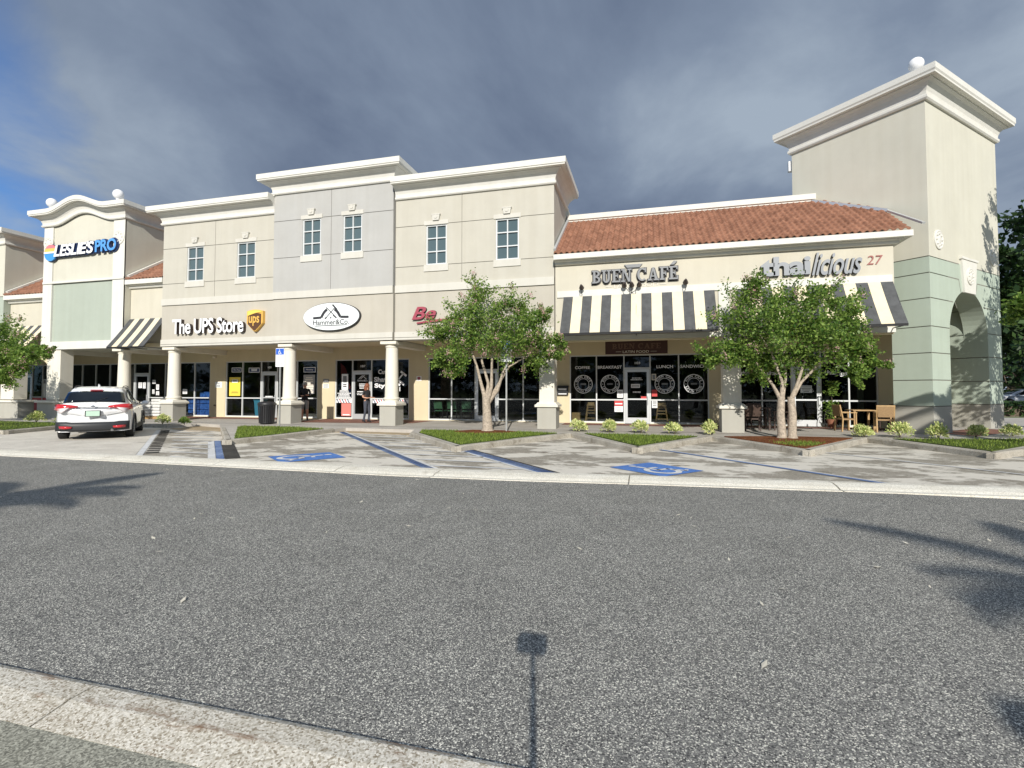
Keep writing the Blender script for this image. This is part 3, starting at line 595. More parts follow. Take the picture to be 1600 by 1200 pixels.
wz = (6.68, 8.31); cz = (7.42, 9.02)
upper_block(-22.28, -15.95, 18.9, 5.90, 9.6, [6.62, 8.30], [-19.25], [(-20.86, -19.90, *wz), (-18.02, -17.03, *wz)], CREAM)
upper_block(-15.95, -10.12, 18.78, 5.88, 10.35, [7.40, 9.04], [-13.05], [(-14.47, -13.56, *cz), (-12.47, -11.57, *cz)], ['grey_stucco', 'joint', 'trim_stucco', 'ledge_stucco'])
upper_block(-10.06, -3.42, 18.9, 5.90, 9.6, [6.66, 8.33], [-7.15], [(-8.70, -7.80, *wz), (-5.74, -4.80, *wz)], CREAM)
g = MB(); g.box(-10.12, -10.06, 18.98, 22, 3.7, 10.2); g.build('expansion_joint', 'joint', B)
def sign_band(x0, x1, Y, m='beige_stucco'):
    g = MB(); relief(g, x0, x1, 3.66, 5.90, [(x0, x1, 5.60, 5.90, -.06, 3), (x0, x1, 5.575, 5.60, .0, 2), (x0, x1, 3.66, 3.98, -.05, 3), (x0, x1, 3.74, 3.76, -.03, 2)], F(Y), 0)
    g.box(x0, x1, Y+.2, Y+.6, 3.66, 5.9, 0); 
    for x in (x0, x1): g.add([(x, Y, 3.66), (x, Y+.2, 3.66), (x, Y+.2, 5.9), (x, Y, 5.9)], [(0, 1, 2, 3)], 0)
    g.add([(x0, Y-.05, 3.66), (x1, Y-.05, 3.66), (x1, Y+.2, 3.66), (x0, Y+.2, 3.66)], [(0, 1, 2, 3)], 1)
    g.build('sign_band', [m, 'trim_stucco', 'joint', 'ledge_stucco'], B)
sign_band(-22.28, -15.95, 18.9); sign_band(-15.95, -10.12, 18.82); sign_band(-10.06, -3.42, 18.9)
g = MB(); g.box(-10.11, -10.07, 18.93, 19.4, 3.7, 5.9); g.build('expansion_joint', 'joint', B)
# body of the upper floor behind the band
g = MB(); g.box(-22.24, -3.46, 19.5, 22.38, 3.95, 5.89); g.build('upper_wall', CREAM, B)
BIG = [(0, -.02), (.07, -.02), (.10, .02), (.10, .07), (.06, .10), (.07, .20), (.11, .30), (.18, .39), (.28, .46), (.33, .475), (.33, .50), (.50, .50), (.50, .55), (.53, .56), (.53, .78), (0, .78)]
def rel(z, pr=BIG): return [(o, q+z) for o, q in pr]
def corn(path, z, pr=BIG, name='cornice'):
    g = MB(); cornice(g, path, rel(z, pr)); return g.build(name, 'trim_stucco', B)
corn([(-22.28, 22.4), (-22.28, 18.9), (-15.95, 18.9)], 9.46); corn([(-15.95, 20.0), (-15.95, 18.78), (-10.12, 18.78), (-10.12, 20.0)], 10.24)
corn([(-10.06, 18.9), (-3.42, 18.9), (-3.42, 22.0)], 9.48)
g = MB(); g.box(-22.7, -15.9, 18.7, 22.7, 10.18, 10.22); g.box(-10.1, -3.3, 18.7, 22.3, 10.2, 10.24); g.box(-15.9, -10.2, 18.8, 20.0, 10.3, 10.98); g.build('roof', 'trim_stucco', B)
# pool shop tower with the arched cornice
LX0, LX1 = -30.05, -24.62
def archz(x):
    t = (x-(-27.33))/2.0
    return 0.50*(0.5+0.5*math.cos(math.pi*min(1, abs(t)))) if abs(t) < 1 else 0.0
g = MB(); relief(g, LX0, LX1, 3.66, 9.95, [(LX0, LX0+.63, 3.66, 9.95, -.06, 1), (LX1-.74, LX1, 3.66, 9.95, -.06, 1), (LX0+.63, LX1-.74, 4.05, 7.0, .03, 2), (LX0, LX1, 7.0, 7.03, .02, 3), (LX0, LX1, 7.03, 7.14, -.085, 1), (LX0, LX1, 3.66, 4.05, -.075, 1)], F(18.9), 0)
n = 40; xs = [LX0+(LX1-LX0)*i/n for i in range(n+1)]
for a, b in zip(xs, xs[1:]): g.add([(a, 18.9, 9.95), (b, 18.9, 9.95), (b, 18.9, 10.1+archz(b)), (a, 18.9, 10.1+archz(a))], [(0, 1, 2, 3)], 0)
g.box(LX0, LX1, 19.15, 22.5, 3.66, 10.5, 0)
for x in (LX0, LX1): g.add([(x, 18.84, 3.66), (x, 19.15, 3.66), (x, 19.15, 10.4), (x, 18.84, 10.4)], [(0, 1, 2, 3)], 0)
g.add([(LX0, 18.83, 3.66), (LX1, 18.83, 3.66), (LX1, 19.15, 3.66), (LX0, 19.15, 3.66)], [(0, 1, 2, 3)], 1)
g.build('tower_wall', ['tower_cream', 'trim_stucco', 'green_stucco', 'joint'], B)
SML = [(0, -.02), (.07, -.02), (.10, .02), (.10, .06), (.06, .09), (.07, .19), (.11, .29), (.18, .37), (.28, .43), (.31, .44), (.31, .47), (.46, .47), (.46, .52), (.49, .53), (.49, .74), (0, .74)]
corn([(LX0, 22.5, 0), (LX0, 18.84, 0)]+[(x, 18.84, archz(x)) for x in xs[1:-1]]+[(LX1, 18.84, 0), (LX1, 22.5, 0)], 10.0, SML)
g = MB()
for a, b in zip(xs, xs[1:]):
    g.add([(a, 18.5, 10.70+archz(a)), (b, 18.5, 10.70+archz(b)), (b, 20.5, 10.70+archz(b)), (a, 20.5, 10.70+archz(a))], [(0, 1, 2, 3)], 0)
g.box(LX0-.3, LX1+.3, 20.5, 22.4, 10.4, 10.66, 0); g.build('roof', 'trim_stucco', B)
def finial(c, r=.25):
    g = MB(); R_ = r*.8
    g.lathe([(R_*.9, -.05), (R_*.9, .05), (R_*.5, .09), (R_*.42, .16), (R_*.55, .20)], c, 20); g.ball((c[0], c[1], c[2]+.20+r*.92), r, 0, 24)
    g.build('finial', 'white_paint', B, smooth=True)
finial((-29.45, 18.75, 10.76), .24); finial((-25.0, 18.75, 10.76), .24)
def medallion(c, r, nrm=(0, -1), name='medallion'):
    g = MB(); g.lathe([(r, 0), (r, .03), (r*.86, .045), (r*.8, .03), (r*.45, .03), (r*.35, .05)], (0, 0, 0), 32)
    for k in range(8):
        t = k*math.pi/4; g.ball((math.cos(t)*r*.6, math.sin(t)*r*.6, .035), r*.13, 0, 8)
    nv = Vector((nrm[0], nrm[1])); tv = Vector((-nv.y, nv.x))
    g.xform(lambda x, y, z: (c[0]+tv.x*x+nv.x*z, c[1]+tv.y*x+nv.y*z, c[2]+y)); g.build(name, 'trim_stucco', B, smooth=True)
medallion((-25.0, 18.84, 9.10), .36); medallion((-29.72, 18.84, 9.15), .33)
# far left tower
TX = -32.97
g = MB(); relief(g, -40, TX, 1.0, 9.5, [(-40, TX, 6.54, 6.58, GV, 1), (-40, TX, 1.0, 6.54, 0, 2), (-40, TX, 3.6, 3.63, GV, 1)], F(18.9), 0)
g.box(-40, TX, 19.1, 22.5, 6.56, 9.5, 0); g.box(-40, TX, 19.1, 22.5, 3.66, 6.55, 2); g.add([(TX, 18.9, 6.56), (TX, 19.1, 6.56), (TX, 19.1, 9.5), (TX, 18.9, 9.5)], [(0, 1, 2, 3)], 0); g.add([(TX, 18.9, 3.66), (TX, 19.1, 3.66), (TX, 19.1, 6.55), (TX, 18.9, 6.55)], [(0, 1, 2, 3)], 2)
g.build('tower_wall', ['tower_cream', 'joint', 'green_stucco'], B)
corn([(-40, 18.9), (TX, 18.9), (TX, 22.5)], 9.36, SML)
g = MB(); g.box(-40, TX+.3, 18.8, 22.5, 9.95, 10.0); g.build('roof', 'trim_stucco', B)
# recessed bays with clay tile eaves
EAVE = [(0, -.28), (.10, -.28), (.14, -.22), (.14, -.18), (.24, -.15), (.24, -.12), (.34, -.12), (.34, .10), (0, .10)]
def tiles(x0, x1, y0, y1, z0, slope, name='tile_roof'):
    g = MB(); L_ = math.hypot(y1-y0, slope*(y1-y0)); rows = int(round(L_/.31)); tw_ = .21; nx = int((x1-x0)/tw_*7); dy = (y1-y0)/rows
    up = Vector((0, -slope, 1)).normalized()
    def prof(x):
        t = (x/tw_) % 1.0
        return .056*math.sin(math.pi*t/.62) if t < .62 else -.02*math.sin(math.pi*(t-.62)/.38)
    for r in range(rows):
        o = len(g.v); st = (r % 2)*0
        for yy, lift in ((y0+dy*r, .0), (y0+dy*r, .06), (y0+dy*(r+1)+.02, .008)):
            for i in range(nx+1):
                x = x0+(x1-x0)*i/nx; h = prof(x+st)+lift if lift else prof(x+st)-.01
                g.v.append((x, yy+up.y*h, z0+slope*(yy-y0)+up.z*h))
        for k in range(2):
            for i in range(nx): g.f.append((o+k*(nx+1)+i, o+k*(nx+1)+i+1, o+(k+1)*(nx+1)+i+1, o+(k+1)*(nx+1)+i)); g.m.append(0)
    o = g.build(name, 'roof_tile', B, smooth=False)
    for i, p in enumerate(o.data.polygons): p.use_smooth = abs(p.normal.z) > .5
    return o
for (x0, x1, ze) in ((-24.60, -22.30, 6.92), (-32.95, -30.07, 6.55)):
    g = MB(); g.box(x0, x1, 19.2, 22.4, 3.66, ze-.05); g.build('recessed_wall', 'warm_stucco', B)
    g = MB(); g.box(x0, x1, 19.16, 19.2, 3.55, 3.72); g.build('trim', 'trim_stucco', B)
    corn([(x0, 19.2), (x1, 19.2)], ze-.06, EAVE, 'eave_trim')
    g = MB(); g.box(x0, x1, 19.19, 22.4, ze-.06, ze-.02); g.build('roof', 'trim_stucco', B)
    tiles(x0+.02, x1-.02, 18.88, 22.0, ze+.05, .66)
    g = MB(); s = .66; g.bar((x0+.10, 18.95, ze+.24), (x0+.10, 22.0, ze+.24+s*3.05), .16, .10); g.build('flashing', 'trim_stucco', B)
# right wing: cafe and thai restaurant
BX0, BX1 = -3.38, 7.66
g = MB(); AW1 = (-3.0, 2.27); AW2 = (2.92, 7.60)
relief(g, BX0, BX1, 3.46, 6.40, [(AW1[0]-.3, AW1[1]+.45, 5.08, 5.32, -.05, 1), (AW1[1]+.10, AW1[1]+.45, 3.46, 5.08, -.05, 1), (AW2[0]-.2, AW2[1], 5.08, 5.32, -.05, 1), (BX0, BX1, 3.46, 3.62, -.04, 1)], F(18.9), 0)
g.box(BX0, BX1, 19.1, 19.6, 3.46, 6.4, 0); g.add([(BX0, 18.86, 3.46), (BX1, 18.86, 3.46), (BX1, 19.1, 3.46), (BX0, 19.1, 3.46)], [(0, 1, 2, 3)], 1)
g.add([(BX1, 18.9, 3.46), (BX1, 19.1, 3.46), (BX1, 19.1, 6.4), (BX1, 18.9, 6.4)], [(0, 1, 2, 3)], 0)
g.build('sign_band', ['warm_stucco', 'trim_stucco'], B)
corn([(BX0, 18.9), (BX1, 18.9), (BX1, 20.7)], 6.42+.12, [(0, -.24), (.10, -.24), (.13, -.20), (.13, -.15), (.22, -.12), (.22, -.09), (.40, -.09), (.40, .10), (0, .10)], 'eave_trim')
tiles(BX0+.02, 7.98, 18.50, 21.92, 6.66, .66)
g = MB(); g.box(BX0, 7.7, 19.3, 22.4, 6.35, 6.5); g.build('roof', 'trim_stucco', B)
corn([(BX0, 21.92), (6.3, 21.92)], 8.92, [(0, -.10), (.05, -.10), (.05, -.02), (.10, .0), (.10, .06), (.16, .07), (.16, .28), (-.3, .28), (-.3, -.5), (0, -.5)], 'parapet')
for p_, q_, w_, h_ in (((-3.33, 18.5, 6.80), (-3.33, 21.9, 9.05), .09, .12), ((8.00, 20.05, 7.78), (5.7, 22.35, 9.25), .12, .10), ((8.38, 18.6, 6.85), (7.98, 20.1, 7.80), .10, .06)): g = MB(); g.bar(p_, q_, w_, h_); g.build('flashing', 'alu', B)
# ---- corner tower, turned 45 degrees
C0 = Vector((8.88, 19.43)); RD = Vector((.70711, .70711)); LD = Vector((-.70711, .70711)); TK, TD = 5.90, 4.50
def tw(k, d, z): p = C0+RD*k+LD*d; return (p.x, p.y, z)
def lf(u, d, z): return tw(d, u, z)        # left face: u along the face, d into it
bands = [1.07, 1.93, 2.82, 3.69, 4.62, 5.45, 5.99]
def bandfeats(u0, u1, z0, z1):
    f = [(u0, u1, z0, min(z1, 1.07), 0, 3), (u0, u1, 1.07, 5.99, 0, 2)]
    return f+[(u0, u1, z-.016, z+.016, GV, 1) for z in bands if z0 < z < z1]
TM = ['tower_cream', 'joint', 'tower_green', 'base_grey']
g = MB()
relief(g, 0, 1.12, .1, 3.6, bandfeats(0, 1.12, .1, 3.6), lf, 0); relief(g, 0, TD, 3.6, 11.25, bandfeats(0, TD, 3.6, 11.25), lf, 0)
AK0, AK1, AZ = 1.36, 4.60, 3.50; AC = (AK0+AK1)/2; AR = (AK1-AK0)/2
relief(g, 0, AK0, .1, 6.0, bandfeats(0, AK0, .1, 6.0), lambda u, d, z: tw(u, d, z), 0)
relief(g, AK1, TK, .1, 6.0, bandfeats(AK1, TK, .1, 6.0), lambda u, d, z: tw(u, d, z), 0)
relief(g, 0, TK, 6.0, 11.25, [], lambda u, d, z: tw(u, d, z), 0)
n = 28
def ap(i, dep): t = math.pi*(1-i/n); return tw(AC+AR*math.cos(t), dep, AZ+AR*math.sin(t))
def kz(i): t = math.pi*(1-i/n); return AC+AR*math.cos(t)
for i in range(n):
    g.add([ap(i, 0), ap(i+1, 0), tw(kz(i+1), 0, 6.0), tw(kz(i), 0, 6.0)], [(0, 1, 2, 3)], 2)
    g.add([ap(i, 0), ap(i+1, 0), ap(i+1, .7), ap(i, .7)], [(0, 1, 2, 3)], 2)
g.add([tw(AK0, 0, .1), tw(AK0, 1.12, .1), tw(AK0, 1.12, AZ), tw(AK0, 0, AZ)], [(0, 1, 2, 3)], 2)
g.add([tw(0, 1.12, .1), tw(AK0, 1.12, .1), tw(AK0, 1.12, 3.6), tw(0, 1.12, 3.6)], [(0, 1, 2, 3)], 2)
# thick right-hand wall of the passage
relief(g, 0, TD, .1, 5.3, bandfeats(0, TD, .1, 5.3), lambda u, d, z: tw(AK1+d, u, z), 0)
g.add([tw(TK, 0, .1), tw(TK, TD, .1), tw(TK, TD, 11.25), tw(TK, 0, 11.25)], [(0, 1, 2, 3)], 0)
g.add([tw(0, TD, 3.6), tw(TK, TD, 3.6), tw(TK, TD, 11.25), tw(0, TD, 11.25)], [(0, 1, 2, 3)], 0)
g.add([tw(AK1, TD, .1), tw(TK, TD, .1), tw(TK, TD, 3.6), tw(AK1, TD, 3.6)], [(0, 1, 2, 3)], 0)
g.add([tw(0, 0, 5.3), tw(TK, 0, 5.3), tw(TK, TD, 5.3), tw(0, TD, 5.3)], [(0, 1, 2, 3)], 0)
g.add([tw(.3, 1.12, 3.6), tw(.3, TD, 3.6), tw(.3, TD, 5.3), tw(.3, 1.12, 5.3)], [(0, 1, 2, 3)], 0)
g.add([tw(0, 1.12, 3.6), tw(.3, 1.12, 3.6), tw(.3, TD, 3.6), tw(0, TD, 3.6)], [(0, 1, 2, 3)], 0)
# joints that follow the arch stones
for z, ka, kb in ((5.45, AK0, 2.20), (4.62, AK0, AC-1.27), (3.69, AK0, AK0+.02), (5.45, 3.76, AK1), (4.62, AC+1.27, AK1), (5.99, AK0, 2.25), (5.99, 3.62, AK1)):
    if kb-ka > .05: g.add([tw(ka, -.004, z-.016), tw(kb, -.004, z-.016), tw(kb, -.004, z+.016), tw(ka, -.004, z+.016)], [(0, 1, 2, 3)], 1)
for a, b in (((2.20, 5.45), (2.36, 4.98)), ((3.76, 5.45), (3.60, 4.98)), ((1.85, 4.62), (1.98, 4.42))):
    g.add([tw(a[0]-.016, -.004, a[1]), tw(a[0]+.016, -.004, a[1]), tw(b[0]+.016, -.004, b[1]), tw(b[0]-.016, -.004, b[1])], [(0, 1, 2, 3)], 1)
g.build('corner_tower_wall', TM, B)
g = MB(); kp = [(2.50, 5.02), (3.42, 5.02), (3.60, 6.18), (2.34, 6.18)]
g.add([tw(k, -.07, z) for k, z in kp]+[tw(k, .0, z) for k, z in kp], [(0, 1, 2, 3), (0, 1, 5, 4), (1, 2, 6, 5), (2, 3, 7, 6), (3, 0, 4, 7)])
g.add([tw(k, -.10, z) for k, z in ((2.28, 6.18), (3.66, 6.18), (3.66, 6.26), (2.28, 6.26))]+[tw(k, 0, z) for k, z in ((2.28, 6.18), (3.66, 6.18), (3.66, 6.26), (2.28, 6.26))], [(0, 1, 2, 3), (0, 1, 5, 4), (1, 2, 6, 5), (2, 3, 7, 6), (3, 0, 4, 7)])
g.build('keystone', 'trim_stucco', B)
nr = (.70711, -.70711)
p = tw(2.95, -.07, 5.62); medallion(p, .30, nr); p = tw(.70, 0, 6.62); medallion(p, .33, nr); p = tw(5.3, 0, 6.62); medallion(p, .33, nr)
TC = [(0, -.03), (.07, -.03), (.11, .02), (.11, .10), (.07, .14), (.08, .25), (.13, .38), (.21, .48), (.31, .53), (.31, .56), (.46, .56), (.46, .62), (.49, .67), (.49, .86), (0, .86)]
corn([tw(TK, TD, 0)[:2], tw(0, TD, 0)[:2], tw(0, 0, 0)[:2], tw(TK, 0, 0)[:2], tw(TK, TD, 0)[:2]], 11.20, TC)
g = MB(); g.slab([tw(0, 0, 0)[:2], tw(TK, 0, 0)[:2], tw(TK, TD, 0)[:2], tw(0, TD, 0)[:2]], 11.9, 12.03); g.build('roof', 'trim_stucco', B)
p = tw(.08, .24, 0); finial((p[0], p[1], 12.12), .225)
g = MB(); p = tw(.3, TD, 0); g.box(p[0]-.30, p[0]-.02, p[1]-.1, p[1]+.1, 10.55, 10.95); g.build('floodlight', 'white_paint', B)
# ---- soffit and beams over the walkway
g = MB(); g.slab([(-40, 19.0), (7.6, 19.0), (7.6, 20.75), (6.35, 22.05), (-40, 22.05)], 3.70, 3.85); g.slab([(6.35, 22.04), (7.61, 20.78), (9.3, 20.78), (9.3, 22.04)], 3.72, 3.85); g.build('soffit', 'arcade_wall', B)
COLX = [-24.9, -21.8, -15.35, -10.35]
for x in COLX+[-3.72, 2.78, -29.2]:
    g = MB(); g.box(x-.24, x+.24, 19.25, YS, 3.46, 3.70); g.build('soffit_beam', 'column_stucco', B)
g = MB(); g.box(-3.4, 7.66, 19.0, 19.3, 3.42, 3.7); g.build('soffit_beam', 'arcade_wall', B)
def column(x, y=19.2, ped=True, sq=False, hw=.36, pw=None):
    z0 = FZ
    sh = MB()
    if sq: sh.box(x-hw*.8, x+hw*.8, y-.3, y+.3, 1.12, 3.66)
    else: sh.lathe([(.30, 1.12), (.30, 1.20), (.335, 1.22), (.335, 1.28), (.285, 1.31), (.285, 1.36), (.272, 1.9), (.250, 3.36), (.275, 3.38), (.275, 3.42), (.25, 3.44), (.30, 3.50)], (x, y, 0), 32)
    s = sh.build('column', 'column_stucco', B, smooth=not sq)
    w = pw or .36
    p = MB(); p.box(x-w, x+w, y-.36, y+.36, z0-.05, .97); p.build('pedestal', 'base_grey', s, bevel=.01)
    p = MB(); p.lathe([(w+.08, .97), (w+.08, 1.05), (w+.04, 1.07), (w-.02, 1.14)], (x, y, 0), 4, 0, True) if abs(w-.36) < .01 else p.box(x-w-.08, x+w+.08, y-.44, y+.44, .97, 1.08)
    p.build('pedestal_cap', 'column_stucco', s)
    if not sq:
        p = MB(); p.box(x-.36, x+.36, y-.36, y+.36, 3.50, 3.62); p.build('capital', 'column_stucco', s, bevel=.01)
for x in COLX: column(x)
column(-3.72, sq=True); column(2.78, sq=True); column(-29.2, sq=True, hw=.58, pw=1.0); column(-32.6, sq=True, hw=.75, pw=1.05)
# spandrel of the arched opening between the two left piers
g = MB(); x0, x1 = -33.0, -29.6; pts = [(x0, 3.66), (x0, 2.6)]
for k in range(9): t = math.pi-k*math.pi/2/8; pts.append((x0+.9+.9*math.cos(t), 2.6+.62*math.sin(t)))
for k in range(9): t = math.pi/2-k*math.pi/2/8; pts.append((x1-.9+.9*math.cos(t), 2.6+.62*math.sin(t)))
pts += [(x1, 3.66)]; 
for a, b in zip(pts[1:-1], pts[2:-1]):
    g.add([(a[0], 18.95, a[1]), (b[0], 18.95, b[1]), (b[0], 18.95, 3.68), (a[0], 18.95, 3.68)], [(0, 1, 2, 3)]); g.add([(a[0], 19.4, a[1]), (b[0], 19.4, b[1]), (b[0], 19.4, 3.68), (a[0], 19.4, 3.68)], [(0, 1, 2, 3)]); g.add([(a[0], 18.95, a[1]), (b[0], 18.95, b[1]), (b[0], 19.4, b[1]), (a[0], 19.4, a[1])], [(0, 1, 2, 3)])
g.build('arch_spandrel', 'arcade_wall', B)
# ---- shop fronts
SILL, MID, TOP, DH = .27, 1.19, 3.11, 2.50
BAYS = [(-36.85, -34.55, [-35.85, -35.0], (-36.85, -35.85)), (-32.84, -29.0, [-31.83, -30.79, -29.73], None), (-28.3, -25.3, [-27.9, -26.83, -25.70], (-27.9, -26.83)),
        (-24.95, -22.62, [-23.69], None), (-21.62, -16.0, [-20.56, -19.40, -18.40, -17.22], (-19.40, -18.40)), (-15.0, -10.98, [-14.05, -13.0, -11.9], (-14.05, -13.0)),
        (-10.0, -4.58, [-8.84, -7.68, -6.59, -5.42], (-7.68, -6.59)), (-3.33, 2.37, [-2.17, -1.01, .06, 1.20], (-1.01, .06)), (3.43, 8.35, [4.34, 5.40, 6.42, 7.38], (5.40, 6.42))]
g = MB(); relief(g, -40, 9.4, .1, 3.72, [(a, b, SILL-.06, TOP, .14, 0, True) for a, b, _, _ in BAYS]+[(d[0], d[1], .1, TOP, .14, 0, True) for *_, d in BAYS if d], F(YS), 0)
g.box(9.36, 9.4, YS, 27, .1, 3.72); g.build('storefront_wall', ['arcade_wall'], B)
PANES = {}
for bi, (a, b, mu, door) in enumerate(BAYS):
    y0, y1 = YS+.03, YS+.12; f = MB(); w = .05; ed = [a]+mu+[b]
    f.box(a, b, y0, y1, TOP-w, TOP)
    for i, x in enumerate(ed):
        zz = zf(YS) if (door and x in door) else SILL-.06
        xa, xb = (a, a+w) if x == a else ((b-w, b) if x == b else (x-w/2, x+w/2))
        f.box(xa, xb, y0, y1, zz, TOP-w)
    for l, r in zip(ed, ed[1:]):
        if door and (l, r) == door: f.box(l+w/2, r-w/2, y0, y1, DH, DH+.06); continue
        f.box(l+w*.5, r-w*.5, y0+.004, y1, MID-.028, MID+.028); f.box(l+w*.5, r-w*.5, y0+.004, y1, SILL-.06, SILL)
    fo = f.build('storefront_window', 'white_frame' , B)
    p = MB()
    for l, r in zip(ed, ed[1:]):
        if door and (l, r) == door: p.box(l+.02, r-.02, YS+.075, YS+.083, DH+.03, TOP-.02)
        else: p.box(l+.02, r-.02, YS+.075, YS+.083, SILL-.02, TOP-.02)
    p.build('pane', 'shop_glass', fo); PANES[bi] = fo
    if door:
        l, r = door[0]+.03, door[1]-.03; zb = zf(YS)+.015; d = MB(); s = .11
        d.box(l, l+s, y0, y1, zb, DH-.01); d.box(r-s, r, y0, y1, zb, DH-.01); d.box(l+s, r-s, y0, y1, DH-.13, DH-.01); d.box(l+s, r-s, y0, y1, zb, zb+.24); 
        if bi in (4, 7, 8): d.box(l+s, r-s, y0+.01, y1-.01, MID+.0, MID+.06)
        do = d.build('entrance_door', 'alu', B); p = MB(); p.box(l+s-.01, r-s+.01, YS+.075, YS+.083, zb+.2, DH-.1); p.build('pane', 'shop_glass', do)
        h = MB(); h.tube((r-.07, y0-.05, 1.0), (r-.07, y0-.05, 1.35), .013, .013, 8); h.box(r-.08, r-.06, y0-.05, y0, 1.02, 1.04); h.box(r-.08, r-.06, y0-.05, y0, 1.31, 1.33); h.build('handle', 'alu', do)
# rooms behind the glass
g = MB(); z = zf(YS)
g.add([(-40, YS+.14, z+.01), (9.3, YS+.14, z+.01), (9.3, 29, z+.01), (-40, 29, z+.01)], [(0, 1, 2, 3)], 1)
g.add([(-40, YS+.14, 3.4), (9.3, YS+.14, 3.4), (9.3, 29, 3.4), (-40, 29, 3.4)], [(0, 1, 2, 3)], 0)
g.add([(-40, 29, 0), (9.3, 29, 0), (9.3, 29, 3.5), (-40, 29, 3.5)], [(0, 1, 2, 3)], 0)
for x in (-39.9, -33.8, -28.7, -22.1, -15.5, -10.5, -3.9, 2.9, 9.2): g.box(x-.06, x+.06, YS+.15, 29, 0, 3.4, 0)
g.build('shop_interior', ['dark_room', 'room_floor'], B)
g = MB(); g.box(-39.9, 9.3, 22.4, 30, 3.5, 3.62); g.box(-22, -3.5, 22.38, 30, 3.62, 9.9); g.box(-3.4, 7, 22.4, 30, 3.62, 8.7); g.box(-39.9, -22.1, 22.5, 30, 3.62, 9.2); g.build('rear_block', 'cream_stucco', B)
# ---- awnings
def awning(x0, x1, yt, yb, zt, zb, n, name='awning', first=0, skirt=.07):
    g = MB(); w = (x1-x0)/n
    for i in range(n):
        a, b = x0+w*i, x0+w*(i+1); m = 0 if i % 2 == first else 1; N_ = 6
        for k in range(N_):
            t0, t1 = k/N_, (k+1)/N_; sag = lambda t: -.035*math.sin(math.pi*t)
            g.add([(a, yt+(yb-yt)*t0, zt+(zb-zt)*t0+sag(t0)), (b, yt+(yb-yt)*t0, zt+(zb-zt)*t0+sag(t0)), (b, yt+(yb-yt)*t1, zt+(zb-zt)*t1+sag(t1)), (a, yt+(yb-yt)*t1, zt+(zb-zt)*t1+sag(t1))], [(0, 1, 2, 3)], m)
        g.add([(a, yb, zb), (b, yb, zb), (b, yb+.01, zb-skirt), (a, yb+.01, zb-skirt)], [(0, 1, 2, 3)], 2)
    o = g.build(name, ['awning_dark', 'awning_cream', 'black_metal'], B, recalc=False)
    sd = o.modifiers.new('thick', 'SOLIDIFY'); sd.thickness = .012
    f = MB()
    for x in (x0+.02, (x0+x1)/2, x1-.02):
        f.tube((x, yt+.0, zt-.03), (x, yb+.02, zb-.03), .02, .02, 8); f.tube((x, yb+.02, zb-.03), (x, yt, zb-.03), .018, .018, 8)
    f.tube((x0, yb+.02, zb-.03), (x1, yb+.02, zb-.03), .022, .022, 8); f.build('frame', 'black_metal', o)
    return o
awning(-3.05, 2.24, 18.83, 17.9, 5.08, 3.62, 15); awning(2.98, 7.60, 18.83, 17.9, 5.08, 3.62, 13)
awning(-24.55, -22.32, 19.14, 18.05, 5.07, 3.62, 7); awning(-32.2, -30.15, 19.14, 18.05, 4.97, 3.60, 7, first=1)
# ------------------------------------------------------------------ signs on the facade
YL = 18.84
# pool shop sign
t = thing('channel_letter_sign', "LESLIE'S PRO wall sign with sunset disc on the arched cream tower", 'sign', (-27.3, YL, 8.6))
g = MB(); put_text(g, "LESLIE'S", -29.12, -26.42, 8.36, 8.97, YL, .16, 0, 1, .18, .028, .86, .01); g.build('white_letters', ['letter_white', 'navy'], t)
g = MB(); put_text(g, "LESLIE'S", -29.16, -26.36, 8.32, 9.01, YL, .07, 0, 0, .18, .06, .84, .01); g.build('letter_backing', 'navy', t)
g = MB(); put_text(g, "PRO", -26.34, -24.98, 8.40, 9.0, YL, .16, 0, 1, 0, .03, .95, .02); g.build('blue_letters', ['pro_blue', 'navy'], t)
g = MB(); put_text(g, "PRO", -26.39, -24.93, 8.35, 9.06, YL, .07, 0, 0, 0, .065, .93, .02); g.build('letter_backing', 'navy', t)
cx, cz_, R_ = -29.42, 8.60, .42
def disc_part(z0f, z1f, m, nm, col, dep, shr=1.0):
    g = MB(); pts = []; n = 20
    a0 = math.asin(max(-1, min(1, z0f))); a1 = math.asin(max(-1, min(1, z1f)))
    for k in range(n+1): a = a0+(a1-a0)*k/n; pts.append((cx+R_*shr*math.cos(a), cz_+R_*shr*math.sin(a)))
    for k in range(n+1): a = math.pi-a1-(a0-a1)*k/n; pts.append((cx+R_*shr*math.cos(a), cz_+R_*shr*math.sin(a)))
    q = [pts[0]]
    for p in pts[1:]:
        if abs(p[0]-q[-1][0])+abs(p[1]-q[-1][1]) > 1e-4: q.append(p)
    if abs(q[0][0]-q[-1][0])+abs(q[0][1]-q[-1][1]) < 1e-4: q.pop()
    g.prism(q, YL-dep, YL); g.build(nm, col, t)
disc_part(-1, 1, 0, 'disc_backing', 'navy', .05, 1.06); disc_part(-1, -.08, 0, 'sea', 'logo_blue', .12); disc_part(-.08, .12, 0, 'surf', 'letter_white', .14); disc_part(.12, .55, 0, 'sunset', 'logo_orange', .12); disc_part(.55, 1, 0, 'sunset', 'logo_pink', .12)
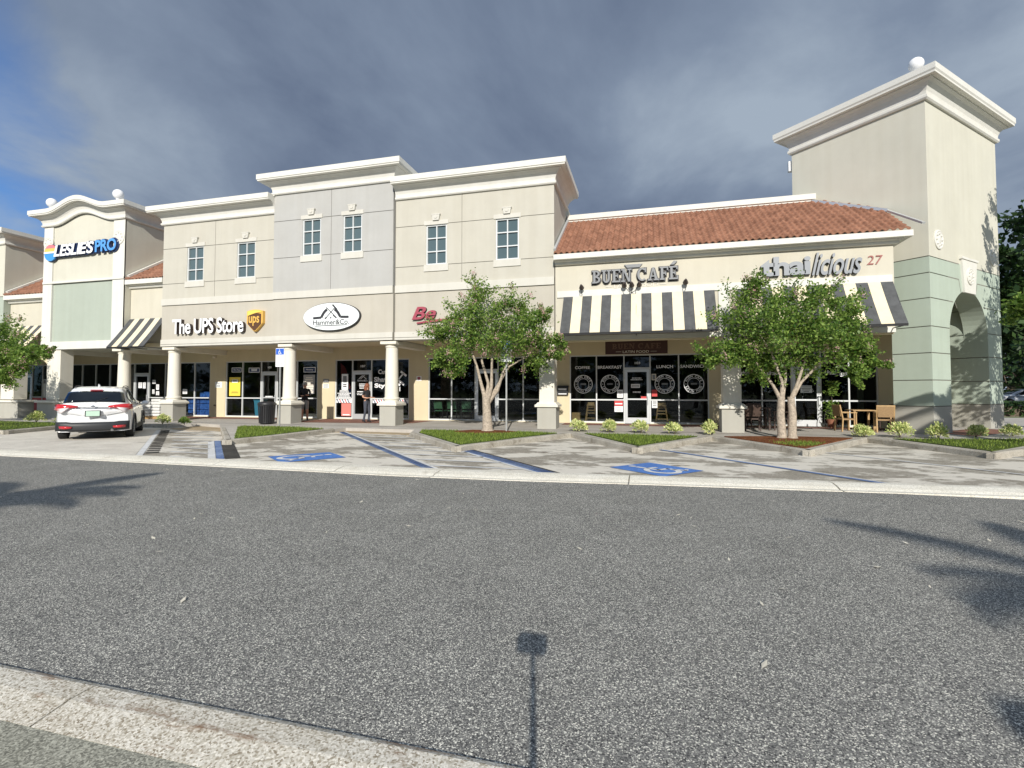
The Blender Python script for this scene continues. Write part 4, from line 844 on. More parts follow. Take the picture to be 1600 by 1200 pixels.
# parcel shop sign
t = thing('channel_letter_sign', 'white The UPS Store lettering with brown and gold shield on beige band', 'sign', (-19, YF, 4.6))
g = MB(); put_text(g, "The UPS Store", -21.47, -17.45, 4.20, 4.90, YF, .17, 0, 1, 0, .02, .95); g.build('white_letters', ['letter_white', 'letter_side'], t)
def shield(cx, cz, w, h, Y, dep, m, nm, par):
    pts = []
    for k in range(9): u = -1+2*k/8; pts.append((cx+u*w/2, cz+h/2-.07*h*(u*u)-.0))
    pts += [(cx+w/2, cz-h*.12)]
    for k in range(1, 6): a = k/6; pts.append((cx+w/2*(1-a)**.8, cz-h*.12-h*.38*a**1.1))
    pts.append((cx, cz-h/2))
    for k in range(5, 0, -1): a = k/6; pts.append((cx-w/2*(1-a)**.8, cz-h*.12-h*.38*a**1.1))
    pts += [(cx-w/2, cz-h*.12)]
    g = MB(); g.prism(pts, Y-dep, Y, 0); return g.build(nm, m, par)
shield(-16.86, 4.69, .84, .98, YF, .16, 'shield_gold', 'shield', t); shield(-16.86, 4.63, .70, .80, YF, .175, 'shield_brown', 'shield_face', t)
g = MB(); put_text(g, "ups", -17.15, -16.60, 4.45, 4.88, YF-.17, .02, 0, None, 0, .015); g.build('shield_letters', 'shield_gold', t)
g = MB(); pts = [(-17.22, 4.90)]+[(-17.22+.72*k/10, 4.90+.15*math.sin(math.pi*.5*k/10)) for k in range(1, 11)]+[(-16.52, 5.10)]+[(-16.52-.70*k/10, 5.10+.035*math.sin(math.pi*k/10)) for k in range(1, 11)]+[(-17.22, 5.06)]
g.prism(pts, YF-.19, YF-.17); g.build('shield_crest', 'logo_yellow', t)
# oval barber sign
t = thing('oval_sign', 'pale oval Hammer&Co. sign with crossed tools and ribbon on the beige band', 'sign', (-12.94, 18.82, 4.7)); YO = 18.82; ox, oz = -12.94, 4.71
def ell(a, b, y0, y1, m, nm):
    g = MB(); g.prism([(ox+a*math.cos(2*math.pi*k/56), oz+b*math.sin(2*math.pi*k/56)) for k in range(56)], y0, y1); return g.build(nm, m, t)
ell(1.37, .60, YO-.13, YO, 'letter_black', 'oval_side'); ell(1.345, .575, YO-.155, YO-.128, 'pale_sign', 'oval_face')
def flat(g, pts, Y, m=0): g.add([(x, Y, z) for x, z in pts], [tuple(range(len(pts)))], m)
g = MB(); Yf = YO-.160
def fseg(p, q, w, Y=Yf):
    p, q = Vector(p), Vector(q); d = (q-p).normalized(); n_ = Vector((-d.y, d.x))*w/2; flat(g, [tuple(p-n_), tuple(q-n_), tuple(q+n_), tuple(p+n_)], Y)
fseg((ox-.26, oz-.08), (ox+.22, oz+.40), .035); fseg((ox+.28, oz-.06), (ox-.22, oz+.40), .035, Yf-.003)
fseg((ox+.08, oz+.50), (ox+.30, oz+.28), .07, Yf-.002); fseg((ox+.30, oz+.28), (ox+.38, oz+.18), .03); fseg((ox+.12, oz+.06), (ox+.28, oz-.07), .06, Yf-.004); fseg((ox-.28, oz-.09), (ox-.20, oz-.02), .06, Yf-.004)
for s in (-1, 1):
    fseg((ox+s*.86, oz-.045), (ox+s*.46, oz-.03), .10); 
    for k in range(6):
        t0, t1 = k/6, (k+1)/6; P_ = lambda u: (ox+s*(.46-.27*u), oz-.03+.33*u-.0+.05*math.sin(math.pi*u)); fseg(P_(t0), P_(t1+.04), .12, Yf-.001-.0003*k)
st = []
for k in range(10): r = .055 if k % 2 == 0 else .023; st.append((ox+r*math.sin(k*math.pi/5), oz-.05+r*math.cos(k*math.pi/5)))
flat(g, st, Yf-.002)
put_text(g, "Hammer&Co.", ox-.86, ox+.88, oz-.34, oz-.13, Yf-.001, 0, 0, None, 0, .01); fseg((ox-.75, oz-.385), (ox+.78, oz-.375), .03)
g.build('emblem', 'letter_black', t, recalc=False)
# red script sign, mostly behind the tree
t = thing('script_letter_sign', 'red script lettering starting with Be on beige band behind left crape myrtle', 'sign', (-8.4, YF, 4.6))
g = MB(); put_text(g, "Be", -9.26, -8.20, 4.45, 4.97, YF-.02, .10, 0, 1, .35, .02); g.build('script_letters', ['maroon', 'letter_side'], t)
g = MB(); pts = [(-9.05+2.0*k/12, 4.34+.12*math.sin(k/12*2.2)) for k in range(13)]; pts += [(x, z-.05-.03*math.sin(i/12*3.1)) for i, (x, z) in enumerate(reversed(pts))]; g.prism(pts, YF-.10, YF-.02, 0); g.build('swash', 'maroon', t)
# cafe sign, slab-serif letters
t = thing('channel_letter_sign', 'dark grey BUEN CAFÉ serif letters above the long striped awning', 'sign', (-.5, YF, 5.8))
def slab_text(words, x0, x1, z0, z1, Y, dep, m, ms, rise=0.0, grow=0.0):
    """letters built from strokes with slab serifs, unit cell 0..1 high"""
    T = .20; th = .11; SF = {
     'B': (.78, [('r', .10, 0, .10+T, 1), ('r', 0, 0, .35, th), ('r', 0, 1-th, .35, 1), ('a', .30, .745, .40, .255, -90, 90, T*.95, th), ('a', .30, .27, .46, .27, -90, 90, T, th)]),
     'U': (.86, [('r', .12, .3, .12+T, 1), ('r', .58, .3, .58+T*.8, 1), ('r', 0, 1-th, .42, 1), ('r', .48, 1-th, .86, 1), ('a', .43, .32, .31, .32, 180, 360, T, th)]),
     'E': (.74, [('r', .10, 0, .10+T, 1), ('r', 0, 0, .74, th), ('r', 0, 1-th, .72, 1), ('r', .2, .45, .52, .45+th*.9), ('r', .64, 0, .74, .27), ('r', .62, .75, .72, 1), ('r', .46, .36, .53, .62)]),
     'F': (.72, [('r', .10, 0, .10+T, 1), ('r', 0, 0, .42, th), ('r', 0, 1-th, .72, 1), ('r', .2, .45, .52, .45+th*.9), ('r', .62, .73, .72, 1), ('r', .46, .36, .53, .62)]),
     'N': (.92, [('r', .12, 0, .12+T*.5, 1), ('r', .70, 0, .70+T*.5, 1), ('r', 0, 0, .34, th), ('r', 0, 1-th, .30, 1), ('r', .58, 1-th, .92, 1), ('p', [(.12, 1), (.34, 1), (.80, 0), (.62, 0)])]),
     'C': (.84, [('a', .44, .5, .44, .5, 50, 310, T, th), ('r', .66, .66, .76, 1)]),
     'A': (.94, [('p', [(.40, 1), (.54, 1), (.84, .04), (.62, .04)]), ('p', [(.40, 1), (.49, .86), (.24, .04), (.12, .04)]), ('r', .25, .28, .66, .28+th*.8), ('r', 0, 0, .34, th), ('r', .52, 0, .94, th)])}
    tot = sum((SF[c][0]+.09) if c in SF else .42 for c in words)-.09; sx = (x1-x0)/tot; H_ = z1-z0; g = MB(); cur = 0
    for c in words:
        if c == ' ': cur += .42; continue
        w, prims = SF[c if c != '#' else 'E']
        k = 0
        for p in prims:
            dd_ = dep+.0006*k; k += 1
            X = lambda u: x0+(cur+u)*sx
            Z = lambda v, u=0: z0+v*H_+rise*((cur+u)*sx)
            if p[0] == 'r': pl = [(X(p[1])-grow, Z(p[2])-grow), (X(p[3])+grow, Z(p[2])-grow), (X(p[3])+grow, Z(p[4])+grow), (X(p[1])-grow, Z(p[4])+grow)]; g.prism(pl, Y-dd_, Y, m, ms)
            elif p[0] == 'p': g.prism([(X(u)+(grow if u > .5 else -grow), Z(v)) for u, v in p[1]], Y-dd_, Y, m, ms)
            else:
                _, ax_, az_, ra, rb, a0, a1, wt, wh = p; n = 18
                for q in range(n):
                    pl = []
                    for aa, inner in ((a0+(a1-a0)*q/n, 0), (a0+(a1-a0)*(q+1)/n, 0), (a0+(a1-a0)*(q+1)/n, 1), (a0+(a1-a0)*q/n, 1)):
                        aa = rad(aa); rr = (ra-wt*inner if inner else ra+grow/sx, rb-wh*inner if inner else rb+grow/H_); pl.append((X(ax_+rr[0]*math.cos(aa)), Z(az_+rr[1]*math.sin(aa))))
                    g.prism(pl, Y-dd_, Y, m, ms)
        cur += w+.09
    return g
BW = "BUEN CAFE"
slab_text(BW, -1.98, 1.03, 5.53, 6.00, YF, .14, 0, 1, .0).build('letters', ['letter_grey', 'letter_side'], t)
slab_text(BW, -1.98, 1.03, 5.53, 6.00, YF, .06, 0, 0, .0, .035).build('letter_backing', 'letter_black', t)
g = MB(); g.prism([(.77, 6.06), (.90, 6.06), (1.02, 6.18), (.90, 6.20)], YF-.12, YF); g.build('accent', 'letter_grey', t)
g = MB(); g.prism([(-.72, 6.05), (-.28, 6.05), (-.18, 6.17), (-.82, 6.17)], YF-.08, YF); g.build('cup_emblem', 'letter_grey', t)
t2 = thing('flat_letter_sign', 'small pale LATIN FOOD letters on the wall under the BUEN CAFÉ sign', 'sign', (-.5, YF, 5.4))
g = MB(); put_text(g, "LATIN FOOD", -1.2, .35, 5.345, 5.47, YF, .02, 0); g.box(-1.5, -1.28, YF-.02, YF, 5.39, 5.41); g.box(.42, .64, YF-.02, YF, 5.39, 5.41); g.build('letters', 'trim_stucco', t2)
# thai sign
t = thing('channel_letter_sign', 'grey thai licious wall sign with small red number 27 beside the tower', 'sign', (5.3, YF, 5.8))
g = MB(); put_text(g, "thai", 3.72, 5.24, 5.45, 6.10, YF, .13, 0, 1, 0, .035, .92); g.build('bold_letters', ['thai_grey', 'letter_black'], t)
g = MB(); put_text(g, "licious", 5.27, 6.74, 5.40, 6.16, YF, .13, 0, 1, .38, .012, .95); g.build('italic_letters', ['thai_grey', 'letter_black'], t)
g = MB(); put_text(g, "27", 6.90, 7.36, 5.68, 5.98, YF, .03, 0, 0, .15); g.build('number', 'red27', t)
# gooseneck lamps over the cafe awning
def gooseneck(x, lab, n=1):
    t = thing('gooseneck_lamp', lab, 'wall lamp', (x, YF, 5.15), group='lamps on the wall above the long striped awning'); g = MB()
    g.box(x-.05, x+.05, YF-.03, YF, 5.10, 5.20); g.build('wall_plate', 'black_metal', t)
    for k in range(n):
        s = (k-(n-1)/2)*.22; g = MB(); g.path([(x, YF-.03, 5.15), (x+s*.5, YF-.25, 5.16), (x+s, YF-.40, 5.28), (x+s, YF-.46, 5.38), (x+s*1.2, YF-.36, 5.44)], [.012]*5, 6); g.build('arm', 'black_metal', t)
        g = MB(); g.path([(x+s*1.2, YF-.38, 5.45), (x+s*1.2, YF-.28, 5.40), (x+s*1.2, YF-.20, 5.37)], [.035, .075, .095], 12); g.build('shade', 'bronze', t)
gooseneck(-2.36, 'small dark lamp on bent arm left of the BUEN CAFÉ letters'); gooseneck(-.56, 'three-headed dark lamp centred below the LATIN FOOD letters', 3); gooseneck(1.28, 'small dark lamp on bent arm right of the BUEN CAFÉ letters')
# brown hanging board under the cafe awning
t = thing('hanging_sign', 'dark brown BUEN CAFÉ LATIN FOOD board hanging over the café door', 'sign', (-.5, 21.0, 3.4)); YB = 21.0
g = MB(); g.box(-1.70, .74, YB, YB+.06, 3.06, 3.60); g.box(-1.4, -1.37, YB+.02, YB+.04, 3.60, 3.71); g.box(.4, .43, YB+.02, YB+.04, 3.60, 3.71); g.build('board', 'board_brown' if 'board_brown' in M else (mat('board_brown', (.055, .018, .012), .5), 'board_brown')[1], t)
mat('faded_brown', (.16, .09, .06), .6)
g = slab_text(BW, -1.42, .48, 3.27, 3.48, YB, .008, 0, None); g.build('shop_name', 'faded_brown', t)
g = MB(); put_text(g, "LATIN FOOD", -1.0, .02, 3.10, 3.20, YB-.002, 0); g.box(-1.28, -1.06, YB-.004, YB, 3.15, 3.16); g.box(.08, .32, YB-.004, YB, 3.15, 3.16); g.build('letters', 'ivory', t, recalc=False)

# ---- writing on the glass (decals belong to their window)
YG = YS+.068
def decal(bi, items, m='letter_white', name='window_lettering'):
    for (s, x0, x1, z0, z1, *r) in items:
        g = MB(); put_text(g, s, x0, x1, z0, z1, YG, 0, 0, None, r[0] if r else 0, r[1] if len(r) > 1 else .02); g.build(name, m, PANES[bi], recalc=False)
decal(7, [("103", -.56, -.34, 2.70, 2.80), ("COFFEE", -3.10, -2.45, 2.52, 2.64), ("BREAKFAST", -2.12, -1.10, 2.52, 2.65), ("LUNCH", .32, .98, 2.52, 2.65), ("SANDWICH", 1.27, 2.28, 2.52, 2.65)])
def ringseal(c, r):
    g = MB(); cx_, cz_ = c; n = 48
    for ra, rb in ((r, r*.93), (r*.62, r*.58)):
        for k in range(n):
            a, b = 2*math.pi*k/n, 2*math.pi*(k+1)/n; g.add([(cx_+q*math.cos(t), YG, cz_+q*math.sin(t)) for t, q in ((a, ra), (b, ra), (b, rb), (a, rb))], [(0, 1, 2, 3)])
    def arc(s, a0, a1, top):
        for i, ch in enumerate(s):
            if ch == ' ': continue
            a = rad(a0+(a1-a0)*i/(len(s)-1)); vs, fs, nz = text_verts(ch, 0, .02); 
            if not vs: continue
            mx_ = (min(v[0] for v in vs)+max(v[0] for v in vs))/2; h = r*.25
            rot = a-math.pi/2 if top else a+math.pi/2; rr = r*.70 if top else r*.87
            out = [(cx_+rr*math.cos(a)+((x-mx_)*h*1.25*math.cos(rot)-y*h*1.25*math.sin(rot)), YG, cz_+rr*math.sin(a)+((x-mx_)*h*1.25*math.sin(rot)+y*h*1.25*math.cos(rot))) for x, y, z in vs]; g.add(out, fs)
    arc("BUEN CAFE", 155, 25, True); arc("LATIN FOOD", 205, 335, False)
    for a in (0, math.pi): g.add([(cx_+r*.78*math.cos(a)+r*.04*math.cos(q), YG, cz_+r*.04*math.sin(q)) for q in [k*math.pi/4 for k in range(8)]], [tuple(range(8))])
    g.build('window_emblem', 'letter_white', PANES[7], recalc=False)
for cx_ in (-2.74, -1.60, .64, 1.79): ringseal((cx_, 1.86), .40)
for cx_ in (-2.74, -1.60, .64, 1.79): g = MB(); g.add([(cx_-.12, YG-.001, 1.83), (cx_+.12, YG-.001, 1.83), (cx_+.12, YG-.001, 1.90), (cx_-.12, YG-.001, 1.90)], [(0, 1, 2, 3)]); g.build('window_emblem', 'letter_grey', PANES[7], recalc=False)
decal(8, [(s, x, x+.42, 2.20, 2.37, 0, .03) for s, x in (("thai", 3.55), ("thai", 4.52), ("thai", 5.58), ("thai", 6.55), ("thai", 7.50))]+[("27", 7.10, 7.24, 2.12, 2.25, .1, .02)])
decal(8, [("licious", x+.43, x+.84, 2.16, 2.34, .3, 0) for x in (3.55, 4.50, 5.54, 6.50, 7.47)], 'letter_grey')
decal(8, [("27", x+.64, x+.78, 2.06, 2.15, .1, 0) for x in (3.55, 4.5, 7.47)], 'letter_grey')
decal(5, [("107", -13.62, -13.36, 2.72, 2.83), ("Cut", -12.66, -12.22, 2.38, 2.60, 0, .03), ("Shave", -12.88, -11.98, 2.0, 2.24, 0, .035), ("Style", -12.85, -11.98, 1.66, 1.93, 0, .035)])
g = MB()
def gseg(p, q, w):
    p, q = Vector(p), Vector(q); d = (q-p).normalized(); n_ = Vector((-d.y, d.x))*w/2; g.add([(a.x, YG, a.y) for a in (p-n_, q-n_, q+n_, p+n_)], [(0, 1, 2, 3)])
gseg((-11.72, 1.95), (-11.30, 2.42), .07); gseg((-11.46, 2.50), (-11.16, 2.28), .10); gseg((-11.62, 2.12), (-11.28, 1.86), .10); gseg((-11.5, 1.55), (-11.5, 1.75), .04)
for k in range(10): pass
g.add([(-11.54+(.10 if k % 2 == 0 else .04)*math.sin(k*math.pi/5), YG, 1.86+(.10 if k % 2 == 0 else .04)*math.cos(k*math.pi/5)) for k in range(10)], [tuple(range(10))])
g.build('window_emblem', 'letter_white', PANES[5], recalc=False)
# barber candy-stripe band
for (a, b) in ((-14.97, -14.08), (-12.95, -12.0), (-11.8, -11.02)):
    g = MB(); z0, z1 = .98, 1.15; g.add([(a, YG-.0005, z0), (b, YG-.0005, z0), (b, YG-.0005, z1), (a, YG-.0005, z1)], [(0, 1, 2, 3)], 0)
    n = int((b-a)/.13)
    for k in range(n):
        x = a+.02+k*(b-a)/n; s = .10
        if x+.06+s > b: continue
        g.add([(x+s, YG-.002, z0), (x+s+.055, YG-.002, z0), (x+.055, YG-.002, z1), (x, YG-.002, z1)], [(0, 1, 2, 3)], 1 if k % 2 else 2)
    g.build('stripe_band', ['letter_white', 'red', 'navy'], PANES[5], recalc=False)
decal(4, [("109", -19.02, -18.80, 2.72, 2.83)])
# door lettering blocks (rows of small text)
def rows(bi, x0, x1, z1, n, dz=.07, h=.035, seed=1, m='letter_white'):
    random.seed(seed); g = MB()
    for k in range(n):
        w = random.uniform(.55, 1.0)*(x1-x0); c = (x0+x1)/2; z = z1-k*dz; x = c-w/2
        while x < c+w/2-.02:
            l = random.uniform(.02, .07); g.add([(x, YG, z-h), (min(x+l, c+w/2), YG, z-h), (min(x+l, c+w/2), YG, z), (x, YG, z)], [(0, 1, 2, 3)]); x += l+.012
    g.build('small_print', m, PANES[bi], recalc=False)
decal(5, [("Hammer&Co.", -13.80, -13.22, 2.03, 2.12)]); rows(5, -13.78, -13.24, 1.92, 4, seed=3); rows(5, -13.85, -13.2, 1.55, 1, h=.05, seed=5); decal(5, [("Walk-ins", -13.82, -13.2, 1.36, 1.45)])
g = MB()
for a, b in (((-13.72, 2.14), (-13.52, 2.32)), ((-13.3, 2.14), (-13.52, 2.32)), ((-13.62, 2.14), (-13.4, 2.34))): gseg(a, b, .03)
g.build('door_emblem', 'letter_white', PANES[5], recalc=False)
rows(7, -.78, -.2, 2.13, 2, seed=8); rows(7, -.70, -.28, 1.55, 1, h=.06, seed=9); rows(4, -19.2, -18.65, 1.30, 1, h=.06, seed=10); rows(8, 5.7, 6.2, 1.72, 3, h=.03, seed=12)
# posters and notices on the glass: things of their own
def poster(x0, x1, z0, z1, col, lab, nm='poster', cat='poster', lines=None, lm='letter_black', texts=None, border=None, grp=None, Y=None):
    Y = YS+.062 if Y is None else Y; t = thing(nm, lab, cat, ((x0+x1)/2, Y, z0), group=grp)
    g = MB(); g.box(x0, x1, Y-.004, Y, z0, z1); g.build('sheet', col, t)
    if border:
        g = MB(); w = .03
        for q in ((x0, x1, z0, z0+w), (x0, x1, z1-w, z1), (x0, x0+w, z0+w, z1-w), (x1-w, x1, z0+w, z1-w)): g.box(q[0], q[1], Y-.008, Y-.0045, q[2], q[3])
        g.build('border', border, t)
    if lines or texts:
        g = MB()
        for (s, a, b, c, d) in (texts or []): put_text(g, s, a, b, c, d, Y-.0065, 0, 0, None, 0, .015)
        random.seed(int((x0+100)*31+z0*77))
        for (za, n, dz, h) in (lines or []):
            for k in range(n):
                w = random.uniform(.5, .85)*(x1-x0); c = (x0+x1)/2; z = za-k*dz; g.add([(c-w/2, Y-.0065, z-h), (c+w/2, Y-.0065, z-h), (c+w/2, Y-.0065, z), (c-w/2, Y-.0065, z)], [(0, 1, 2, 3)])
        g.build('print', lm, t, recalc=False)
    return t
poster(-21.42, -20.72, 1.30, 2.28, 'yellow', 'yellow poster with black print in the parcel shop window', lines=[(2.12, 2, .07, .04), (1.52, 2, .05, .02)], texts=[])
poster(-21.25, -20.88, 2.0, 2.16, 'letter_white', 'white panel pasted on the yellow poster', cat='notice', nm='notice', lines=[(2.13, 2, .06, .03)], Y=YS+.056)
poster(-21.28, -20.66, 2.54, 2.79, 'navy', 'navy framed sign above the yellow poster', nm='window_sign', cat='sign', lm='letter_white', border='letter_white', texts=[("No Peq", -21.16, -20.78, 2.61, 2.71)])
poster(-20.20, -19.52, 2.52, 2.77, 'navy', 'navy framed sign between yellow poster and the 109 door', nm='window_sign', cat='sign', lm='letter_white', border='letter_white', lines=[(2.71, 2, .07, .04)])
poster(-16.86, -16.16, 2.50, 2.76, 'navy', 'navy framed Notary sign above the waiting man', nm='window_sign', cat='sign', lm='letter_white', border='letter_white', texts=[("Notary", -16.72, -16.30, 2.58, 2.68)])
poster(-16.86, -16.20, 1.42, 2.38, 'cap_grey', 'pale collage of leaflets taped inside the glass behind the waiting man', lines=[(2.25, 9, .09, .05)], lm='ivory')
poster(-17.95, -17.68, 1.72, 2.05, 'sky_cyan', 'light blue leaflet in glass left of the round column by the blue badge sign')
# feather-flag banner in the barber window
t = thing('feather_flag', 'dark red to navy feather flag standing in the barber window', 'banner', (-14.6, YS+.25, .2)); Yb = YS+.22
g = MB(); L_, R2 = [], []
for k in range(13):
    v = k/12; z = .75+2.2*v; L_.append((-14.70-.14*v, z)); R2.append((-14.70-.14*v+.50*math.sqrt(max(0, 1-v**2.2))+.02, z))
for k in range(12): g.add([(L_[k][0], Yb, L_[k][1]), (R2[k][0], Yb, R2[k][1]), (R2[k+1][0], Yb, R2[k+1][1]), (L_[k+1][0], Yb, L_[k+1][1])], [(0, 1, 2, 3)], 1 if k < 5 else 0)
g.build('flag_cloth', ['flag_red' if 'flag_red' in M else (mat('flag_red', (.30, .05, .05), .8), 'flag_red')[1], 'navy'], t)
g = MB(); g.tube((-14.72, Yb+.02, .2), (-14.86, Yb+.02, 3.0), .014, .008, 8); g.build('pole', 'black_metal', t)
poster(-14.66, -14.30, 1.62, 2.40, 'letter_white', 'white tilted phone-shaped poster in the barber window', lines=[(1.9, 2, .09, .05)], Y=YS+.060)
poster(-14.58, -14.38, 1.98, 2.30, 'letter_grey', 'grey square picture on the phone-shaped poster', cat='picture', nm='picture', Y=YS+.052)
poster(-14.66, -14.12, .33, .96, 'salmon', 'salmon pink poster low in the barber window', lines=[(.42, 1, .1, .05)], lm='letter_white', Y=YS+.060)
rows(5, -14.92, -14.12, 1.60, 7, dz=.065, h=.045, seed=21)
poster(-1.30, -1.06, 1.28, 1.62, 'letter_white', 'white menu sheet left of the café door', nm='notice', cat='notice', lines=[(1.55, 5, .05, .015)])
poster(-1.42, -1.06, .93, 1.17, 'red', 'red notice low on the glass left of the café door', nm='notice', cat='notice', lines=[(1.05, 1, .1, .05)], lm='letter_white')
poster(-1.42, -1.06, .68, .92, 'letter_white', 'white sheet under the red notice left of the café door', nm='notice', cat='notice', lines=[(.86, 3, .06, .015)])
poster(.12, .34, 1.34, 1.62, 'red', 'red sticker on the glass right of the café door', nm='sticker', cat='sticker')
poster(.12, .34, .86, 1.16, 'letter_grey', 'small framed notice low right of the café door', nm='notice', cat='notice', border='letter_white', lines=[(1.08, 3, .07, .03)], lm='letter_white')
poster(.12, .30, 2.02, 2.28, 'letter_grey', 'small grey framed notice high right of the café door', nm='notice', cat='notice', border='ivory')
poster(-.72, -.36, 1.70, 1.86, 'letter_grey', 'grey framed hours plate on the café door glass', nm='hours_plate', cat='notice', border='letter_white', lines=[(1.82, 2, .06, .02)], lm='letter_white')
poster(-.32, -.10, 1.22, 1.34, 'red', 'small red sticker on the café door glass', nm='sticker', cat='sticker')
poster(5.72, 6.12, 1.50, 1.78, 'pale_sign', 'pale notice on the thai restaurant door behind the tree', nm='notice', cat='notice', lines=[(1.74, 4, .06, .02)])
for i, (x, z, w, h, l) in enumerate(((-27.62, 1.72, .26, .32, 'pale sheet on the glass door left of round column behind the car'), (-27.30, 1.70, .20, .34, 'narrow pale sheet beside another on the door behind the car'), (-26.62, 1.95, .22, .22, 'upper white notice right of the door behind the car'),
        (-26.35, 1.62, .20, .30, 'white notice halfway up right of the door behind the car'), (-26.62, 1.40, .16, .24, 'small white notice low right of the door behind the car'), (-26.35, 1.32, .22, .22, 'lowest square white notice right of the door behind the car'), (-24.5, 1.40, .30, .26, 'white sheet in window right of round column with the water pallets'))):
    poster(x, x+w, z, z+h, 'letter_white', l, nm='notice', cat='notice', lines=[(z+h-.05, 4, .05, .015)], grp='paper notices on the glass near the parked car')
poster(-34.98, -34.72, 1.22, 2.25, 'pale_sign', 'tall white and teal picture in the far left shop window', lines=[(2.2, 1, .1, .2)], lm='letter_grey')
poster(-36.72, -36.5, 1.3, 1.9, 'ivory', 'cream paper on the far left shop door', nm='notice', cat='notice')
poster(-35.82, -34.6, .27, 1.14, 'red', 'red panel below the glass in the far left shop window', nm='panel', cat='panel')
# wall notices
def notice(x0, x1, z0, z1, lab, col='pale_sign', lines=None, texts=None, lm='letter_black', b=None): return poster(x0, x1, z0, z1, col, lab, nm='wall_notice', cat='notice', lines=lines, texts=texts, lm=lm, border=b, Y=YS-.002)
notice(-22.28, -21.83, 1.74, 2.04, 'white NO soliciting notice on the wall left of the parcel shop', texts=[("NO", -22.13, -21.98, 1.92, 2.0)], lines=[(1.88, 2, .06, .025)])
notice(-15.66, -15.34, 1.98, 2.16, 'small grey notice on wall between parcel shop and barber shop', 'letter_grey', lines=[(2.1, 1, .1, .06)], lm='letter_white')
notice(-15.68, -15.34, 1.70, 1.92, 'white printed notice below a grey one beside the barber shop', lines=[(1.88, 3, .06, .02)])
t = notice(-10.60, -10.34, 2.04, 2.26, 'white sign with dark red shield on the wall right of the barber shop', 'letter_white')
g = MB(); g.prism([(-10.55, 2.20), (-10.51, 2.23), (-10.47, 2.22), (-10.43, 2.23), (-10.39, 2.20), (-10.39, 2.14), (-10.47, 2.07), (-10.55, 2.14)], YS-.012, YS-.008); g.build('shield', 'maroon', t)
t = thing('mailbox', 'black wall mailbox with white band left of the café windows', 'mailbox', (-3.62, YS-.08, 1.4)); g = MB(); g.box(-3.86, -3.38, YS-.15, YS, 1.40, 1.72); g.prism([(-3.88, 1.72), (-3.36, 1.72), (-3.36, 1.80), (-3.88, 1.80)], YS-.18, YS); g.build('case', 'mailbox_black', t, bevel=.01)
g = MB(); g.box(-3.80, -3.44, YS-.156, YS-.151, 1.60, 1.68); g.box(-3.80, -3.44, YS-.156, YS-.151, 1.42, 1.46); g.build('band', 'letter_white', t)
t = thing('hose_bib', 'small dark hose tap on the wall left of the parcel shop', 'tap', (-22.2, YS, .8)); g = MB(); g.tube((-22.2, YS, .80), (-22.2, YS-.08, .80), .03, .03, 10); g.ball((-22.2, YS-.10, .80), .045, 0, 10); g.build('valve', 'bronze', t)
t = thing('wall_lamp', 'small pale dome lamp under the soffit left of the parcel shop', 'lamp', (-22.3, YS, 3.3)); g = MB(); g.ball((-22.3, YS-.08, 3.36), .09, 0, 12); g.box(-22.36, -22.24, YS-.04, YS, 3.30, 3.42); g.build('dome', 'ivory', t, smooth=True)

# ------------------------------------------------------------------ things on the walkway
# parking signs
def access_sign(x, y, lab, rz=0, top=3.30):
    t = thing('parking_sign', lab, 'sign', (x, y, FZ), rz, 'accessible parking signs on posts'); I = (lambda q: q)
    g = MB(); g.box(x-.025, x+.025, y-.02, y+.02, FZ-.03, top-.02); g.build('post', 'galv', t)
    g = MB(); g.box(x-.20, x+.20, y-.032, y-.026, top-.74, top); g.build('plate', 'letter_white', t, bevel=.002)
    g = MB(); g.box(x-.185, x+.185, y-.037, y-.0325, top-.26, top-.02); g.build('blue_panel', 'sign_blue', t)
    g = MB(); wheelchair(g, lambda u, v: (x-.11+u*.22, y-.039, top-.255+v*.23)); g.build('wheelchair_symbol', 'letter_white', t, recalc=False)
    for s_, w_, z_, h_ in (("PARKING BY", .12, .345, .03), ("DISABLED", .10, .395, .03), ("PERMIT", .07, .445, .03), ("ONLY", .05, .495, .03), ("$250 FINE", .12, .64, .04)): g = MB(); put_text(g, s_, x-w_, x+w_, top-z_, top-z_+h_, y-.034, 0); g.build('print', 'letter_black', t, recalc=False)
access_sign(-14.12, 17.1, 'blue and white wheelchair parking sign on post beside the black trash bin', top=3.27)
access_sign(-4.85, 17.3, 'blue and white wheelchair parking sign on post half hidden by the crape myrtle', top=3.34)
# trash bin
t = thing('trash_bin', 'black slatted metal trash bin on walkway beside the wheelchair sign', 'trash bin', (-15.93, 18.5, FZ)); cx_, cy_ = -15.93, 18.5
g = MB(); g.lathe([(.27, .02), (.28, .05), (.27, .08), (.27, .72), (.31, .78)], (cx_, cy_, FZ), 24); g.build('liner', 'black_metal', t)
g = MB()
for k in range(26):
    a = 2*math.pi*k/26; c, s = math.cos(a), math.sin(a); g.bar((cx_+.30*c, cy_+.30*s, FZ+.05), (cx_+.345*c, cy_+.345*s, FZ+.80), .05, .012, 0, (c, s, 0))
g.build('slats', 'black_metal', t)
g = MB(); g.lathe([(.36, .80), (.37, .82), (.37, .88), (.33, .93), (.22, .96), (.20, .92)], (cx_, cy_, FZ), 28); g.build('lid', 'black_metal', t, smooth=True)
